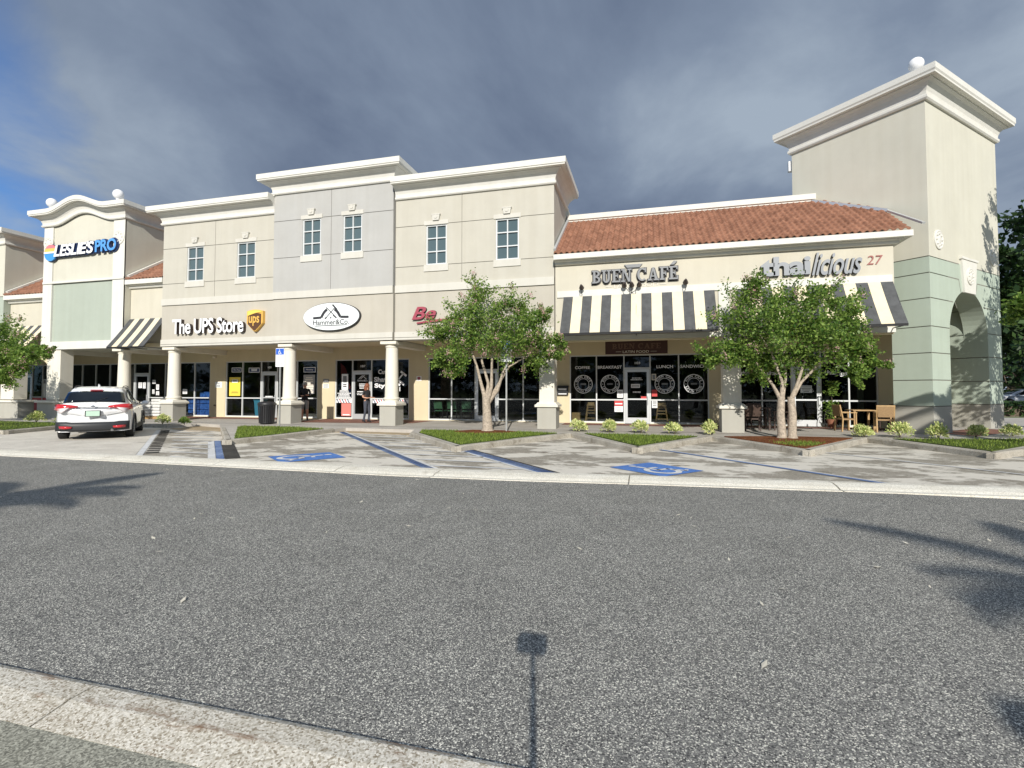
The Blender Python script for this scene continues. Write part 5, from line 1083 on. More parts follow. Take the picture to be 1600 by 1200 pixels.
# people -------------------------------------------------------------
def figure(nm, joints, edges, sub=2):
    me = bpy.data.meshes.new(nm); ks = list(joints); me.from_pydata([joints[k][0] for k in ks], [(ks.index(a), ks.index(b)) for a, b in edges], [])
    o = bpy.data.objects.new(nm, me); COL.objects.link(o)
    o.modifiers.new('skin', 'SKIN'); 
    b = bmesh.new(); b.from_mesh(me); sl = b.verts.layers.skin.verify(); b.verts.ensure_lookup_table()
    for v, k in zip(b.verts, ks):
        r = joints[k][1]; v[sl].radius = r if isinstance(r, tuple) else (r, r); v[sl].use_root = (k == 'pelvis')
    b.to_mesh(me); b.free()
    s = o.modifiers.new('sub', 'SUBSURF'); s.levels = sub; s.render_levels = sub
    dg = bpy.context.evaluated_depsgraph_get(); out = bpy.data.meshes.new_from_object(o.evaluated_get(dg)); bpy.data.objects.remove(o); return out
def person(lab, at, face, hgt, pose, cloth, hair=None, cap=None):
    """face: heading angle; local frame x forward, y left, z up; unit height 1.75"""
    k = hgt/1.75; t = thing('person', lab, 'person', at, 0)
    J = dict(pose['j']); E_ = [('pelvis', 'waist'), ('waist', 'chest'), ('chest', 'neck0'), ('neck0', 'neck'), ('neck', 'skull'), ('skull', 'crown')]
    for s in 'LR':
        E_ += [('chest', 'sh'+s), ('sh'+s, 'el'+s), ('el'+s, 'wr'+s), ('wr'+s, 'pa'+s), ('pelvis', 'hip'+s), ('hip'+s, 'kn'+s), ('kn'+s, 'an'+s), ('an'+s, 'he'+s), ('an'+s, 'to'+s)]
        w = Vector(J['wr'+s][0]); p = Vector(J['pa'+s][0]); d = (p-w).normalized(); side = Vector((0, 1, 0)) if s == 'L' else Vector((0, -1, 0)); ac = d.cross(Vector((0, 0, 1)))
        if ac.length < .1: ac = Vector((1, 0, 0))
        ac.normalize()
        for i, (o_, ln) in enumerate(((-.033, .065), (-.011, .078), (.011, .074), (.032, .058))):
            b_ = p+ac*o_+d*.02; J['f%d%s' % (i, s)] = (tuple(b_+d*ln*.5+Vector((0, 0, -.008))), .0085); J['g%d%s' % (i, s)] = (tuple(b_+d*ln*.9+Vector((0, 0, -.025))), .007); E_ += [('pa'+s, 'f%d%s' % (i, s)), ('f%d%s' % (i, s), 'g%d%s' % (i, s))]
        th = w+d*.03-ac*.045; J['t'+s] = (tuple(th), .010); J['u'+s] = (tuple(th+d*.04-ac*.01), .008); E_ += [('wr'+s, 't'+s), ('t'+s, 'u'+s)]
    me = figure('person_body', J, E_)
    rot = Matrix.Rotation(face, 4, 'Z')
    names = []
    for m_ in cloth['mats']: me.materials.append(M[m_])
    for p in me.polygons: p.use_smooth = True; p.material_index = cloth['f'](p.center)
    me.transform(Matrix.Diagonal((k, k, k, 1))); me.transform(rot)
    o = bpy.data.objects.new('body', me); COL.objects.link(o); o.parent = t
    sk = Vector(J['skull'][0])
    def loc_build(g, nm, m_): 
        g.xform(lambda x, y, z: tuple(rot @ Vector((x*k, y*k, z*k)))); me2 = g.build(nm, m_, None, smooth=True); me2.parent = t
    g = MB(); h = sk
    g.path([h+Vector((.085, 0, -.005)), h+Vector((.118, 0, -.03)), h+Vector((.10, 0, -.045))], [.008, .014, .012], 8, 0); loc_build(g, 'nose', 'skin')
    g = MB(); 
    for s in (-1, 1): g.ball(h+Vector((.088, s*.032, .0)), .011, 0, 8)
    g.ball(h+Vector((.092, 0, -.075)), .018, 0, 8, (.5, 1.2, .35)); loc_build(g, 'eyes_and_mouth', 'hair_red')
    g = MB()
    for s in (-1, 1): g.ball(h+Vector((.0, s*.088, -.01)), .03, 0, 8, (.7, .4, 1.1))
    loc_build(g, 'ears', 'skin')
    if hair: 
        g = MB(); 
        g.ball(h+Vector((-.015, 0, .035)), .112, 0, 18, (1.0, .95, 1.02))
        g.path([h+Vector((-.05, 0, .03)), h+Vector((-.085, 0, -.08)), h+Vector((-.09, .01, -.20)), h+Vector((-.07, .03, -.33))], [.09, .095, .075, .03], 12)
        for s in (-1, 1): g.path([h+Vector((.0, s*.075, .03)), h+Vector((-.01, s*.085, -.10)), h+Vector((-.0, s*.09, -.24))], [.04, .045, .02], 8)
        loc_build(g, 'hair', hair)
    if cap:
        g = MB(); g.ball(h+Vector((-.005, 0, .045)), .108, 0, 18, (1.03, .97, .85)); g.path([h+Vector((.06, 0, .055)), h+Vector((.13, 0, .045)), h+Vector((.17, 0, .03))], [.06, .055, .03], 10); 
        n_ = len(g.v)-30
        loc_build(g, 'cap', cap)
    return t
def base_pose():
    return dict(pelvis=((0, 0, .95), (.13, .115)), waist=((0, 0, 1.10), (.125, .10)), chest=((-.01, 0, 1.30), (.16, .12)), neck0=((-.01, 0, 1.46), (.075, .07)), neck=((.0, 0, 1.52), (.055, .055)), skull=((.02, 0, 1.63), (.082, .095)), crown=((.01, 0, 1.69), (.07, .075)))
j = base_pose()      # woman walking, forearms raised in front
j.update(shL=((-.01, .17, 1.42), .058), elL=((-.03, .22, 1.15), .042), wrL=((.19, .16, 1.12), .027), paL=((.26, .14, 1.13), (.032, .02)), shR=((-.01, -.17, 1.42), .058), elR=((-.04, -.22, 1.15), .042), wrR=((.18, -.17, 1.10), .027), paR=((.25, -.15, 1.12), (.032, .02)),
         hipL=((.0, .09, .88), .098), knL=((.07, .09, .50), .062), anL=((.03, .09, .10), .040), heL=((-.04, .09, .045), .036), toL=((.15, .10, .035), .034), hipR=((0, -.09, .88), .098), knR=((.0, -.09, .50), .062), anR=((-.10, -.09, .11), .040), heR=((-.17, -.09, .06), .036), toR=((.02, -.10, .035), .034))
def cl1(c):
    if c.z > 1.47: return 0
    if c.z > .97:
        return 0 if (abs(c.y) > .13 and (c.z < 1.24)) or c.x > .12 else 1
    return 2 if c.z > .12 else 3
person('red-haired woman in black shirt and grey jeans walking past the barber shop', (-12.05, 20.1, zf(20.1)), rad(-12), 1.72, {'j': j}, {'mats': ['skin', 'cloth_black', 'jeans', 'cloth_black'], 'f': cl1}, hair='hair_red')
j = base_pose()      # man in a cap standing behind the column, arms folded towards a phone
j.update(shL=((-.01, .18, 1.42), .062), elL=((.0, .24, 1.16), .046), wrL=((.17, .12, 1.16), .03), paL=((.23, .08, 1.17), (.034, .022)), shR=((-.01, -.18, 1.42), .062), elR=((0, -.24, 1.15), .046), wrR=((.17, -.12, 1.13), .03), paR=((.23, -.08, 1.14), (.034, .022)),
         hipL=((0, .095, .88), .10), knL=((.02, .10, .50), .064), anL=((-.01, .11, .10), .044), heL=((-.07, .11, .045), .038), toL=((.13, .13, .035), .036), hipR=((0, -.095, .88), .10), knR=((.02, -.10, .50), .064), anR=((-.01, -.11, .10), .044), heR=((-.07, -.11, .045), .038), toR=((.13, -.13, .035), .036))
def cl2(c):
    if c.z > 1.47: return 0
    if c.z > .92: return 0 if c.x > .16 else 1
    if c.z > .52: return 2
    return 0 if c.z > .12 else 1
person('man in grey cap, black jacket and grey shorts standing behind a round column', (-15.62, 20.6, zf(20.6)), rad(-55), 1.80, {'j': j}, {'mats': ['skin', 'cloth_black', 'shorts_grey'], 'f': cl2}, cap='cap_grey')
# furniture -------------------------------------------------------------
def chair(lab, at, rz, wood='wood', seat='wicker', grp='chairs outside the thai restaurant'):
    t = thing('armchair', lab, 'chair', at, rz, grp)
    def b(g, nm, m_): o = g.build(nm, m_, None); o.parent = t; return o
    for s in (-1, 1):
        g = MB(); g.bar((.24*s, -.22, 0), (.24*s, -.22, .64), .04, .04, 0, (0, 1, 0)); b(g, 'leg', wood)
        g = MB(); g.bar((.24*s, .24, 0), (.24*s, .21, .44), .04, .04, 0, (0, 1, 0)); g.bar((.24*s, .21, .44), (.24*s, .30, .90), .04, .04, 0, (0, 1, 0)); b(g, 'leg', wood)
        g = MB(); g.bar((.24*s, -.25, .655), (.24*s, .25, .655), .055, .03); b(g, 'armrest', wood)
    g = MB(); g.box(-.24, .24, -.24, .22, .40, .45); b(g, 'seat', seat)
    g = MB(); vs = []
    g.bar((-.22, .235, .50), (-.22, .30, .90), .02, .02); g.bar((0, .262, .52), (0, .305, .88), .44, .025, 0, (0, 1, 0)); b(g, 'backrest', seat)
    g = MB(); g.bar((-.26, .30, .90), (.26, .30, .90), .04, .05); b(g, 'top_rail', wood)
    return t
def table(lab, at, w=.7, d=.7, wood='wood', h=.74, rz=0, grp='tables outside the thai restaurant'):
    t = thing('cafe_table', lab, 'table', at, rz, grp)
    def b(g, nm, m_): o = g.build(nm, m_, None); o.parent = t
    g = MB(); g.box(-w/2, w/2, -d/2, d/2, h-.035, h); b(g, 'tabletop', wood)
    for sx in (-1, 1):
        for sy in (-1, 1): g = MB(); g.box(sx*(w/2-.06)-.03, sx*(w/2-.06)+.03, sy*(d/2-.06)-.03, sy*(d/2-.06)+.03, 0, h-.035); b(g, 'leg', wood)
    return t
yy = 20.4; zz = zf(yy)
table('pale wooden table between two chairs beside the green tower', (7.25, yy+.2, zz), .75, .7)
chair('light wooden armchair facing right at table near the potted plant', (6.63, yy-.15, zz), rad(100))
chair('wicker-backed armchair seen from behind close to the green tower', (7.72, yy-.35, zz), rad(170))
chair('dark armchair squeezed between wooden table and the green tower', (8.15, yy+.75, zz), rad(-90), 'wood_dark', 'wood_dark')
table('dark wooden table in shade between square column and double trunk', (3.72, yy-.1, zz), 1.0, .7, 'wood_dark', .80)
for i, (x, y, r, l) in enumerate(((3.55, 19.75, 175, 'dark armchair in front of the shaded table'), (4.52, 20.25, -85, 'dark armchair on right side of the shaded table by the double trunk'), (3.9, 20.95, 5, 'dark armchair behind the shaded table against the glass'))):
    chair(l, (x, y, zf(y)), rad(r), 'wood_dark', 'wood_dark')
for i, (x, l) in enumerate(((-9.6, 'waiting chair coloured like the green reflection in the glass, nearest the barber shop'), (-8.95, 'waiting chair coloured like the green reflection in the glass, middle of three'), (-8.25, 'waiting chair coloured like the green reflection in the glass, nearest the crape myrtle'))): chair(l, (x, YS+.62, zf(YS)+.015), rad(170+8*i), 'black_metal', 'reflection_green', 'chairs in reflection green behind the glass beside the barber shop')  # green seats stand in for the greenish reflection in the lower panes
# high chairs and wooden box behind the cafe glass
def highchair(lab, x):
    t = thing('high_chair', lab, 'chair', (x, YS+.55, zf(YS)+.015), 0, 'wooden high chairs inside the café')
    def b(g, nm): o = g.build(nm, 'wood', None); o.parent = t
    for sx in (-1, 1):
        for sy in (-1, 1): g = MB(); g.bar((sx*.25, sy*.22, 0), (sx*.14, sy*.14, .80), .035, .035); b(g, 'leg')
    g = MB(); g.box(-.17, .17, -.16, .16, .50, .53); b(g, 'seat'); g = MB(); g.box(-.17, .17, .12, .15, .62, .86); b(g, 'backrest'); g = MB(); g.bar((-.23, -.19, .18), (.23, -.19, .18), .03, .03); g.bar((-.19, -.18, .40), (.19, -.18, .40), .03, .03); b(g, 'footrest'); g = MB(); g.box(-.18, .18, -.20, -.16, .72, .76); b(g, 'rail')
highchair('wooden high chair behind the left café windows', -2.45); highchair('wooden high chair behind the glass right of the café door', .52)
t = thing('wooden_crate', 'small orange wooden drawer box behind the café glass at far left', 'crate', (-3.08, YS+.4, .2)); g = MB(); g.box(-3.28, -2.92, YS+.25, YS+.55, zf(YS)+.015, .62); g.build('case', 'wood', t, bevel=.008)
for k in range(3): g = MB(); g.box(-3.26, -2.94, YS+.235, YS+.25, .25+.125*k, .36+.125*k); g.build('drawer', 'wood', t)
t = thing('planter', 'leafy green plant in terracotta pot beside the thai restaurant door', 'plant', (6.66, 21.75, .18)); g = MB(); g.lathe([(.13, 0), (.18, .30), (.19, .32), (.16, .33)], (6.66, 21.7, zf(21.7)), 20); g.build('pot', 'pot', t)
random.seed(5); g = MB(); st = MB(); st.path([(6.66, 21.7, .45), (6.68, 21.68, 1.1), (6.63, 21.7, 1.75)], [.02, .014, .008], 6); st.build('stem', 'bark_dark', t)
for _ in range(420):
    c = Vector((6.66+random.gauss(0, .12), 21.68+random.gauss(0, .09), random.choice((random.uniform(.5, 1.2), random.uniform(1.4, 1.95))))); a = Vector((random.gauss(0, 1), random.gauss(0, 1), random.gauss(0, .6))).normalized(); b_ = a.orthogonal().normalized(); l, w = .06, .025
    g.add([c-a*l, c+b_*w, c+a*l, c-b_*w], [(0, 1, 2, 3)])
g.build('foliage', 'leaf', t, recalc=False)
t = thing('bicycle_wheel', 'dark bicycle wheel leaning by the potted plant', 'wheel', (6.52, 21.5, .18)); g = MB(); c = Vector((6.50, 21.6, zf(21.6)+.33)); pts = [c+Vector((.13*math.cos(a), .02*math.cos(a), .32*math.sin(a))) for a in [2*math.pi*k/28 for k in range(29)]]; g.path(pts, [.015]*29, 6); g.build('tyre', 'tyre', t)
# water packs and white sacks outside the parcel shop
t = thing('stacked_water_packs', 'stack of blue wrapped water packs behind the window right of the first round column', 'water packs', (-23.3, YS+.5, .2)); 
for i in range(4):
    for k in range(2):
        if i == 3 and k == 0: continue
        g = MB(); x0 = -24.35+k*.78; z0 = zf(YS)+.02+i*.33; g.box(x0+.02, x0+.74, YS+.25, YS+.75, z0+.01, z0+.32); g.build('pack', 'water_pack', t, bevel=.03)
t = thing('blue_bin', 'bright blue plastic bin inside the parcel shop window', 'bin', (-19.9, YS+.5, .2)); g = MB(); g.lathe([(.17, 0), (.22, .85), (.25, .87), (.25, .92), (.20, .92)], (-19.75, YS+.42, zf(YS)+.015), 4, 0, True); g.build('body', 'sky_cyan', t)
random.seed(9)
t = thing('pallet_of_sacks', 'pallet of stacked white sacks beside the parked car', 'sacks', (-24.0, 20.3, .17))
g = MB()
for k in range(6): g.box(-24.62+k*.22, -24.48+k*.22, 19.85, 20.75, .27, .30)
for y in (19.87, 20.26, 20.66): g.box(-24.62, -23.38, y, y+.09, .17, .27)
g.build('pallet', 'wood', t)
for i in range(6):
    for k in range(2):
        if i == 5 and k == 0: continue
        g = MB(); x0 = -24.62+k*.63+random.uniform(-.03, .03); z0 = .30+i*.145; g.box(x0, x0+.60, 19.83+random.uniform(-.03, .03), 20.75, z0, z0+.14); g.build('sack', 'bag_white', t, bevel=.05)
# plants -------------------------------------------------------------
def shrub_mesh(seed, n=420, r=.27, h=.42):
    random.seed(seed); g = MB(); lob = [(random.uniform(-.35, .35)*r, random.uniform(-.35, .35)*r, random.uniform(-.05, .3)*h, random.uniform(.5, .85)) for _ in range(5)]
    for _ in range(n):
        lx, ly, lz, ls = random.choice(lob)
        a = random.random()*6.283; u = random.random()**.5; ph = random.uniform(.05, 1.45); R_ = r*(.55+.45*random.random()); c = Vector((lx+ls*R_*math.cos(a)*math.sin(ph)*1.15, ly+ls*R_*math.sin(a)*math.sin(ph)*1.15, max(.02, .04+lz+ls*h*.8*math.cos(ph)*(.6+.4*random.random()))))
        d = (c-Vector((0, 0, .0))).normalized()+Vector((random.gauss(0, .4), random.gauss(0, .4), random.gauss(0, .4))); d.normalize(); b_ = d.orthogonal().normalized(); b_.rotate(Matrix.Rotation(random.random()*6.28, 3, d)); l, w = random.uniform(.035, .06), random.uniform(.014, .024)
        g.add([c-d*l, c+b_*w, c+d*l, c-b_*w], [(0, 1, 2, 3)])
    return g
sh0 = None
SH = [(-2.42, 18.0, 1.0, 'yellow-green shrub at left end of the row before the café, below the mailbox'), (-1.36, 17.95, 1.12, 'round yellow-green shrub left of the café door'), (-.26, 17.9, .95, 'yellow-green shrub directly in front of the café door'), (.82, 17.85, 1.0, 'yellow-green shrub right of the café door'),
      (1.98, 17.8, 1.05, 'yellow-green shrub beside the square column right of the café'), (6.45, 18.15, 1.05, 'yellow-green shrub at kerb corner before the outdoor table'), (7.42, 18.2, .95, 'yellow-green shrub at the left foot of the green tower'), (8.40, 18.15, 1.0, 'yellow-green shrub at the near corner of the green tower'),
      (9.75, 18.95, 1.0, 'yellow-green shrub in front of the tower arch'), (11.0, 19.5, .95, 'yellow-green shrub at the right foot of the tower, frame edge'), (-19.05, 17.3, .75, 'darker shrub at the foot of the first round column'), (-20.1, 17.2, .95, 'yellow-green shrub just right of the white car'), (-26.6, 16.6, 1.3, 'pale yellow shrub left of the white car'), (-25.4, 16.9, 1.1, 'pale yellow shrub half hidden by left edge of the white car')]
for i, (x, y, s, l) in enumerate(SH):
    t = thing('shrub', l, 'shrub', (x, y, FZ), 0, 'variegated shrubs along the kerb')
    s *= random.Random(i).uniform(1.1, 1.4); g = shrub_mesh(40+i, 620, .27*s, .42*s); o = g.build('foliage', 'variegated' if i != 10 else 'leaf', None, recalc=False); o.parent = t
    g = MB(); random.seed(i)
    for k in range(5): a = k*1.26; g.tube((0, 0, -.02), (.10*s*math.cos(a), .10*s*math.sin(a), .26*s), .008, .004, 5)
    o = g.build('stems', 'bark_dark', None); o.parent = t
def blob(cs, c): return min(((Vector(c)-Vector(q[:3])).length/q[3] for q in cs))
def tree(nm, lab, base, trunks, clumps, nleaf, leafm='leaf', barkm='bark', lsz=(.036, .062), flowers=0, group=None, droop=.0, tr=.12, seed=1):
    """trunks: list of polylines [(x,y,z,r)...] relative to base; clumps: (x,y,z,r) relative; every clump is fed by a limb"""
    random.seed(seed); t = thing(nm, lab, 'tree', base, 0, group); g = MB()
    ends = []
    for tl in trunks: g.path([Vector(p[:3]) for p in tl], [p[3] for p in tl], 12, 0); ends.append(tl[-1])
    lg = MB(); twigs = []
    for (x, y, z, r) in clumps:
        e = min(ends, key=lambda e: (Vector((x, y, z))-Vector(e[:3])).length+random.random()*.4); a = Vector(e[:3]); c = Vector((x, y, z)); mid = a.lerp(c, .5)+Vector((random.gauss(0, .06), random.gauss(0, .06), random.gauss(.08, .06)))*(c-a).length; rr = e[3]*.45
        lg.path([a-Vector((0, 0, .04)), a.lerp(mid, .5)+Vector((0, 0, .03)), mid, mid.lerp(c, .6), c], [rr, rr*.8, rr*.6, rr*.42, rr*.2], 7, 0)
        for k in range(9):
            d = Vector((random.gauss(0, 1), random.gauss(0, 1), random.gauss(.25, .8))).normalized(); st_ = mid.lerp(c, random.uniform(.3, 1)); en = c+d*r*random.choice((random.uniform(.7, 1.1), random.uniform(1.1, 1.5))); lg.path([st_, st_.lerp(en, .5)+Vector((0, 0, .04)), en], [rr*.25, rr*.16, .004], 5, 0); twigs.append((st_, en, r))
    trk = g.build('trunk', barkm, None, smooth=True); trk.parent = t
    l2 = lg.build('limbs', barkm, None, smooth=True); l2.parent = t
    lf_ = MB(); fl = MB(); per = nleaf//len(twigs)
    for (a, b_, r) in twigs:
        for _ in range(per):
            u = random.uniform(.25, 1.08); c = a.lerp(b_, u)+Vector((random.gauss(0, .19*r), random.gauss(0, .19*r), random.gauss(0, .17*r)))
            n = Vector((random.gauss(0, .6), random.gauss(0, .6), random.gauss(.55, .5))).normalized(); d = n.orthogonal().normalized(); d.rotate(Matrix.Rotation(random.random()*6.28, 3, n)); d.z -= droop; w_ = n.cross(d).normalized(); l = random.uniform(*lsz); w = l*.55
            lf_.add([c-d*l, c+w_*w-d*l*.1, c+d*l, c-w_*w-d*l*.1], [(0, 1, 2, 3)])
        if flowers and random.random() < flowers:
            for _ in range(34):
                c = b_+Vector((random.gauss(0, .055), random.gauss(0, .055), random.gauss(.03, .07))); d = Vector((random.gauss(0, 1), random.gauss(0, 1), random.gauss(0, 1))).normalized(); e_ = d.orthogonal().normalized(); fl.add([c-d*.022, c+e_*.018, c+d*.022, c-e_*.018], [(0, 1, 2, 3)])
    o = lf_.build('crown', leafm, None, recalc=False); o.parent = t
    if fl.v: o = fl.build('blossom', 'flower', None, recalc=False); o.parent = t
    return t
# left crape myrtle: flaring multi-stem trunk
tr = [[(0, 0, -.05, .27), (0, 0, .10, .19), (-.03, 0, .7, .15), (-.06, 0, 1.25, .14)], [(-.06, 0, 1.1, .10), (-.22, 0, 1.6, .06), (-.42, .05, 2.3, .045), (-.62, 0, 2.9, .03)], [(-.03, 0, 1.1, .09), (.02, .02, 1.7, .055), (-.25, .1, 2.5, .04), (-.2, .1, 3.4, .026)], [(0, -.03, 1.0, .09), (.18, -.1, 1.6, .06), (.22, -.2, 2.4, .04), (.3, -.3, 3.0, .025)], [(.0, .02, 1.0, .10), (.34, .1, 1.45, .06), (.55, .1, 2.1, .045), (.95, .1, 2.8, .03)], [(0, 0, 1.0, .08), (.26, .1, 1.5, .045), (.75, .2, 2.3, .035), (1.3, .2, 2.6, .025)]]
cl = [(-.35, .2, 5.05, .50), (-.30, 0, 4.45, .60), (.85, .1, 4.55, .55), (1.45, 0, 4.15, .55), (-1.2, .1, 4.25, .60), (.2, -.5, 4.0, .75), (-.8, -.4, 3.8, .70), (-1.75, 0, 3.75, .60), (-2.25, .1, 3.45, .38), (1.7, -.3, 3.7, .60), (.9, .5, 3.7, .75), (-.1, .6, 3.6, .8), (-1.2, .6, 3.2, .65), (.3, -.7, 3.1, .7), (1.2, -.5, 3.0, .65), (2.0, .1, 3.0, .5), (2.35, .2, 2.65, .38), (-1.5, -.1, 2.75, .50), (-1.85, .1, 2.3, .35), (-.9, -.5, 2.6, .5), (1.7, .3, 2.5, .45), (.6, .8, 2.9, .6), (-.45, -.2, 3.2, .6), (2.5, 0, 3.15, .25), (-1.3, 0, 2.05, .3), (2.2, -.2, 4.0, .3)]
tree('crape_myrtle', 'pink-flowering crape myrtle with one flaring trunk between barber shop and café', (-5.55, 17.3, FZ), tr, cl, 25000, flowers=.35, group='crape myrtle trees', seed=3)
tr = [[(-.14, 0, -.05, .17), (-.13, 0, .12, .125), (-.16, 0, .7, .115), (-.13, 0, 1.25, .105)], [(.16, 0, -.05, .17), (.15, 0, .12, .125), (.17, 0, .7, .115), (.13, 0, 1.25, .10)],
      [(-.14, 0, 1.15, .07), (-.35, 0, 1.6, .045), (-.8, .1, 2.3, .03)], [(-.12, 0, 1.15, .07), (-.12, -.1, 1.7, .045), (-.4, -.1, 2.6, .03)], [(-.1, 0, 1.2, .06), (.02, .1, 1.8, .04), (0, .1, 2.8, .03)], [(.13, 0, 1.15, .07), (.30, 0, 1.6, .05), (.55, 0, 2.4, .03)], [(.14, 0, 1.15, .06), (.45, .1, 1.7, .045), (1.0, .1, 2.3, .03)]]
cl = [(-.75, .1, 4.75, .38), (-1.15, .1, 4.1, .60), (-.4, .1, 4.2, .55), (.35, 0, 4.15, .55), (1.15, 0, 4.25, .48), (1.75, .1, 3.9, .45), (-1.45, -.1, 3.6, .6), (-.6, -.5, 3.6, .75), (.3, -.5, 3.5, .75), (1.2, -.3, 3.5, .7), (-1.1, .5, 3.0, .7), (0, .5, 3.3, .8), (.9, .6, 3.0, .7), (-.3, -.7, 2.8, .7), (.9, -.6, 2.75, .7), (1.8, 0, 3.05, .6), (-1.75, 0, 2.75, .55), (-2.15, 0, 2.5, .40), (-1.2, -.3, 2.35, .5), (1.6, -.2, 2.45, .5), (2.2, .1, 2.75, .40), (2.45, .1, 2.3, .22), (-.2, .1, 2.3, .5), (.6, .2, 2.25, .5), (-.75, .2, 2.05, .35), (1.9, -.1, 1.95, .25)]
tree('crape_myrtle', 'crape myrtle with double trunk in red mulch before the thai restaurant', (4.0, 17.0, FZ), tr, cl, 29000, flowers=.16, group='crape myrtle trees', seed=5)
tr = [[(0, 0, -.05, .20), (0, 0, .8, .13), (0, 0, 1.3, .11)], [(0, 0, 1.2, .07), (.4, 0, 2.0, .04), (1.0, 0, 2.5, .03)], [(0, 0, 1.2, .07), (0, .1, 2.2, .04), (.3, .1, 2.8, .03)]]
cl = [(.2, 0, 3.9, .6), (.9, 0, 3.7, .6), (1.4, 0, 3.1, .6), (.6, -.4, 3.1, .7), (1.9, 0, 2.6, .5), (1.2, -.3, 2.3, .6), (.4, 0, 2.3, .6), (2.5, 0, 2.95, .32), (2.9, .1, 3.0, .2), (-.6, 0, 3.2, .7), (.9, .2, 1.85, .4), (1.7, -.1, 2.1, .35), (0, 0, 2.7, .7), (3.3, 0, 2.9, .22)]
t0 = tree('crape_myrtle', 'crape myrtle crown reaching in at the left edge before the far left tower', (-26.2, 14.6, FZ), tr, cl, 18000, flowers=.3, group='crape myrtle trees', seed=8)
copy_tree(t0, (-29.6, 13.4, FZ), .8, (1.1, 1.1, 1.1), 'crape myrtle outside the left edge, shading the far left piers')
# large dark trees beyond the tower
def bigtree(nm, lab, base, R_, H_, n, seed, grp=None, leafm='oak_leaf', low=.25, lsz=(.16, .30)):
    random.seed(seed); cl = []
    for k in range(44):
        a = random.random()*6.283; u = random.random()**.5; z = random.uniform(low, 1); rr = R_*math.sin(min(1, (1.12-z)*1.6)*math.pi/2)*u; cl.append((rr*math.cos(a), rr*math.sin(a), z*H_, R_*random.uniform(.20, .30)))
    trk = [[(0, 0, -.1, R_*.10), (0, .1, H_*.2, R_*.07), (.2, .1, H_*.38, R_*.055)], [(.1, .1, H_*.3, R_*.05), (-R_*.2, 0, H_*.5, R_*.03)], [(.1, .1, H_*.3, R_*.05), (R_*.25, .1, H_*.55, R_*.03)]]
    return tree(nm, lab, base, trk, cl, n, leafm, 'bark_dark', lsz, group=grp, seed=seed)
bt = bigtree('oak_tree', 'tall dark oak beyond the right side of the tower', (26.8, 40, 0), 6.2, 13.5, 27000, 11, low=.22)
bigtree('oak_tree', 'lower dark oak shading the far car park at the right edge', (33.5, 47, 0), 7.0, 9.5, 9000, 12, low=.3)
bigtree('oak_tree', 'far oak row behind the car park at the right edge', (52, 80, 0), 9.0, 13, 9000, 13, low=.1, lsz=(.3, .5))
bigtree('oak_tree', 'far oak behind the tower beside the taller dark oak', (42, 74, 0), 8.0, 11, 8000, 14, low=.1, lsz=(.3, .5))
t = thing('hedge', 'low dark clipped hedge beyond the lawn right of the tower', 'hedge', (26, 34.8, .1)); random.seed(31); g = MB()
for _ in range(9000):
    c = Vector((random.uniform(17, 45), 34.8+random.gauss(0, .3), .12+.85*random.random()**.6)); d = Vector((random.gauss(0, 1), random.gauss(0, 1), random.gauss(0, 1))).normalized(); e_ = d.orthogonal().normalized(); g.add([c-d*.13, c+e_*.07, c+d*.13, c-e_*.07], [(0, 1, 2, 3)])
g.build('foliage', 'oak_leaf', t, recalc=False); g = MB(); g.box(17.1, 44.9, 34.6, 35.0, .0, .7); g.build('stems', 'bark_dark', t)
# street tree just outside the frame whose low branch reaches in front of the tower's right edge
tr = [[(0, 0, -.1, .30), (0, 0, 1.2, .22), (-.1, 0, 2.6, .18)], [(0, 0, 2.4, .12), (-1.2, .6, 3.6, .07), (-2.4, 1.6, 4.0, .04)], [(0, 0, 2.4, .13), (.3, 0, 5, .09), (.2, 0, 8, .04)], [(0, 0, 2.4, .12), (-.9, .2, 5.0, .07), (-1.4, .3, 7.0, .04)]]
cl = [(-3.25, 2.2, 4.15, .40), (-2.7, 1.8, 4.2, .5), (-1.9, 1.0, 4.6, .6), (-2.35, 1.5, 3.6, .35), (-1.4, .3, 6.2, .8), (-1.2, 0, 7.6, .8), (-.6, 0, 9.0, .8), (-.2, 0, 10.4, .7), (-.9, .2, 11.0, .5), (.5, 0, 8.6, 1.0), (.6, 0, 6.6, 1.1), (0, -.8, 5.4, .9), (.9, .6, 4.9, .9), (-1.8, .4, 8.6, .4), (-1.9, .5, 9.6, .35), (-.6, -.3, 4.2, .7), (-1.3, -.4, 3.3, .5), (-2.1, -2.4, 5.5, 1.0), (-1.5, -2.4, 4.0, .9), (-1.6, -3.2, 6.9, .9), (-.6, -2.0, 5.2, .9)]
tree('street_tree', 'leafy street tree whose low green branch crosses the right edge of the tower', (15.2, 18.3, .1), tr, cl, 11000, lsz=(.06, .11), seed=15)
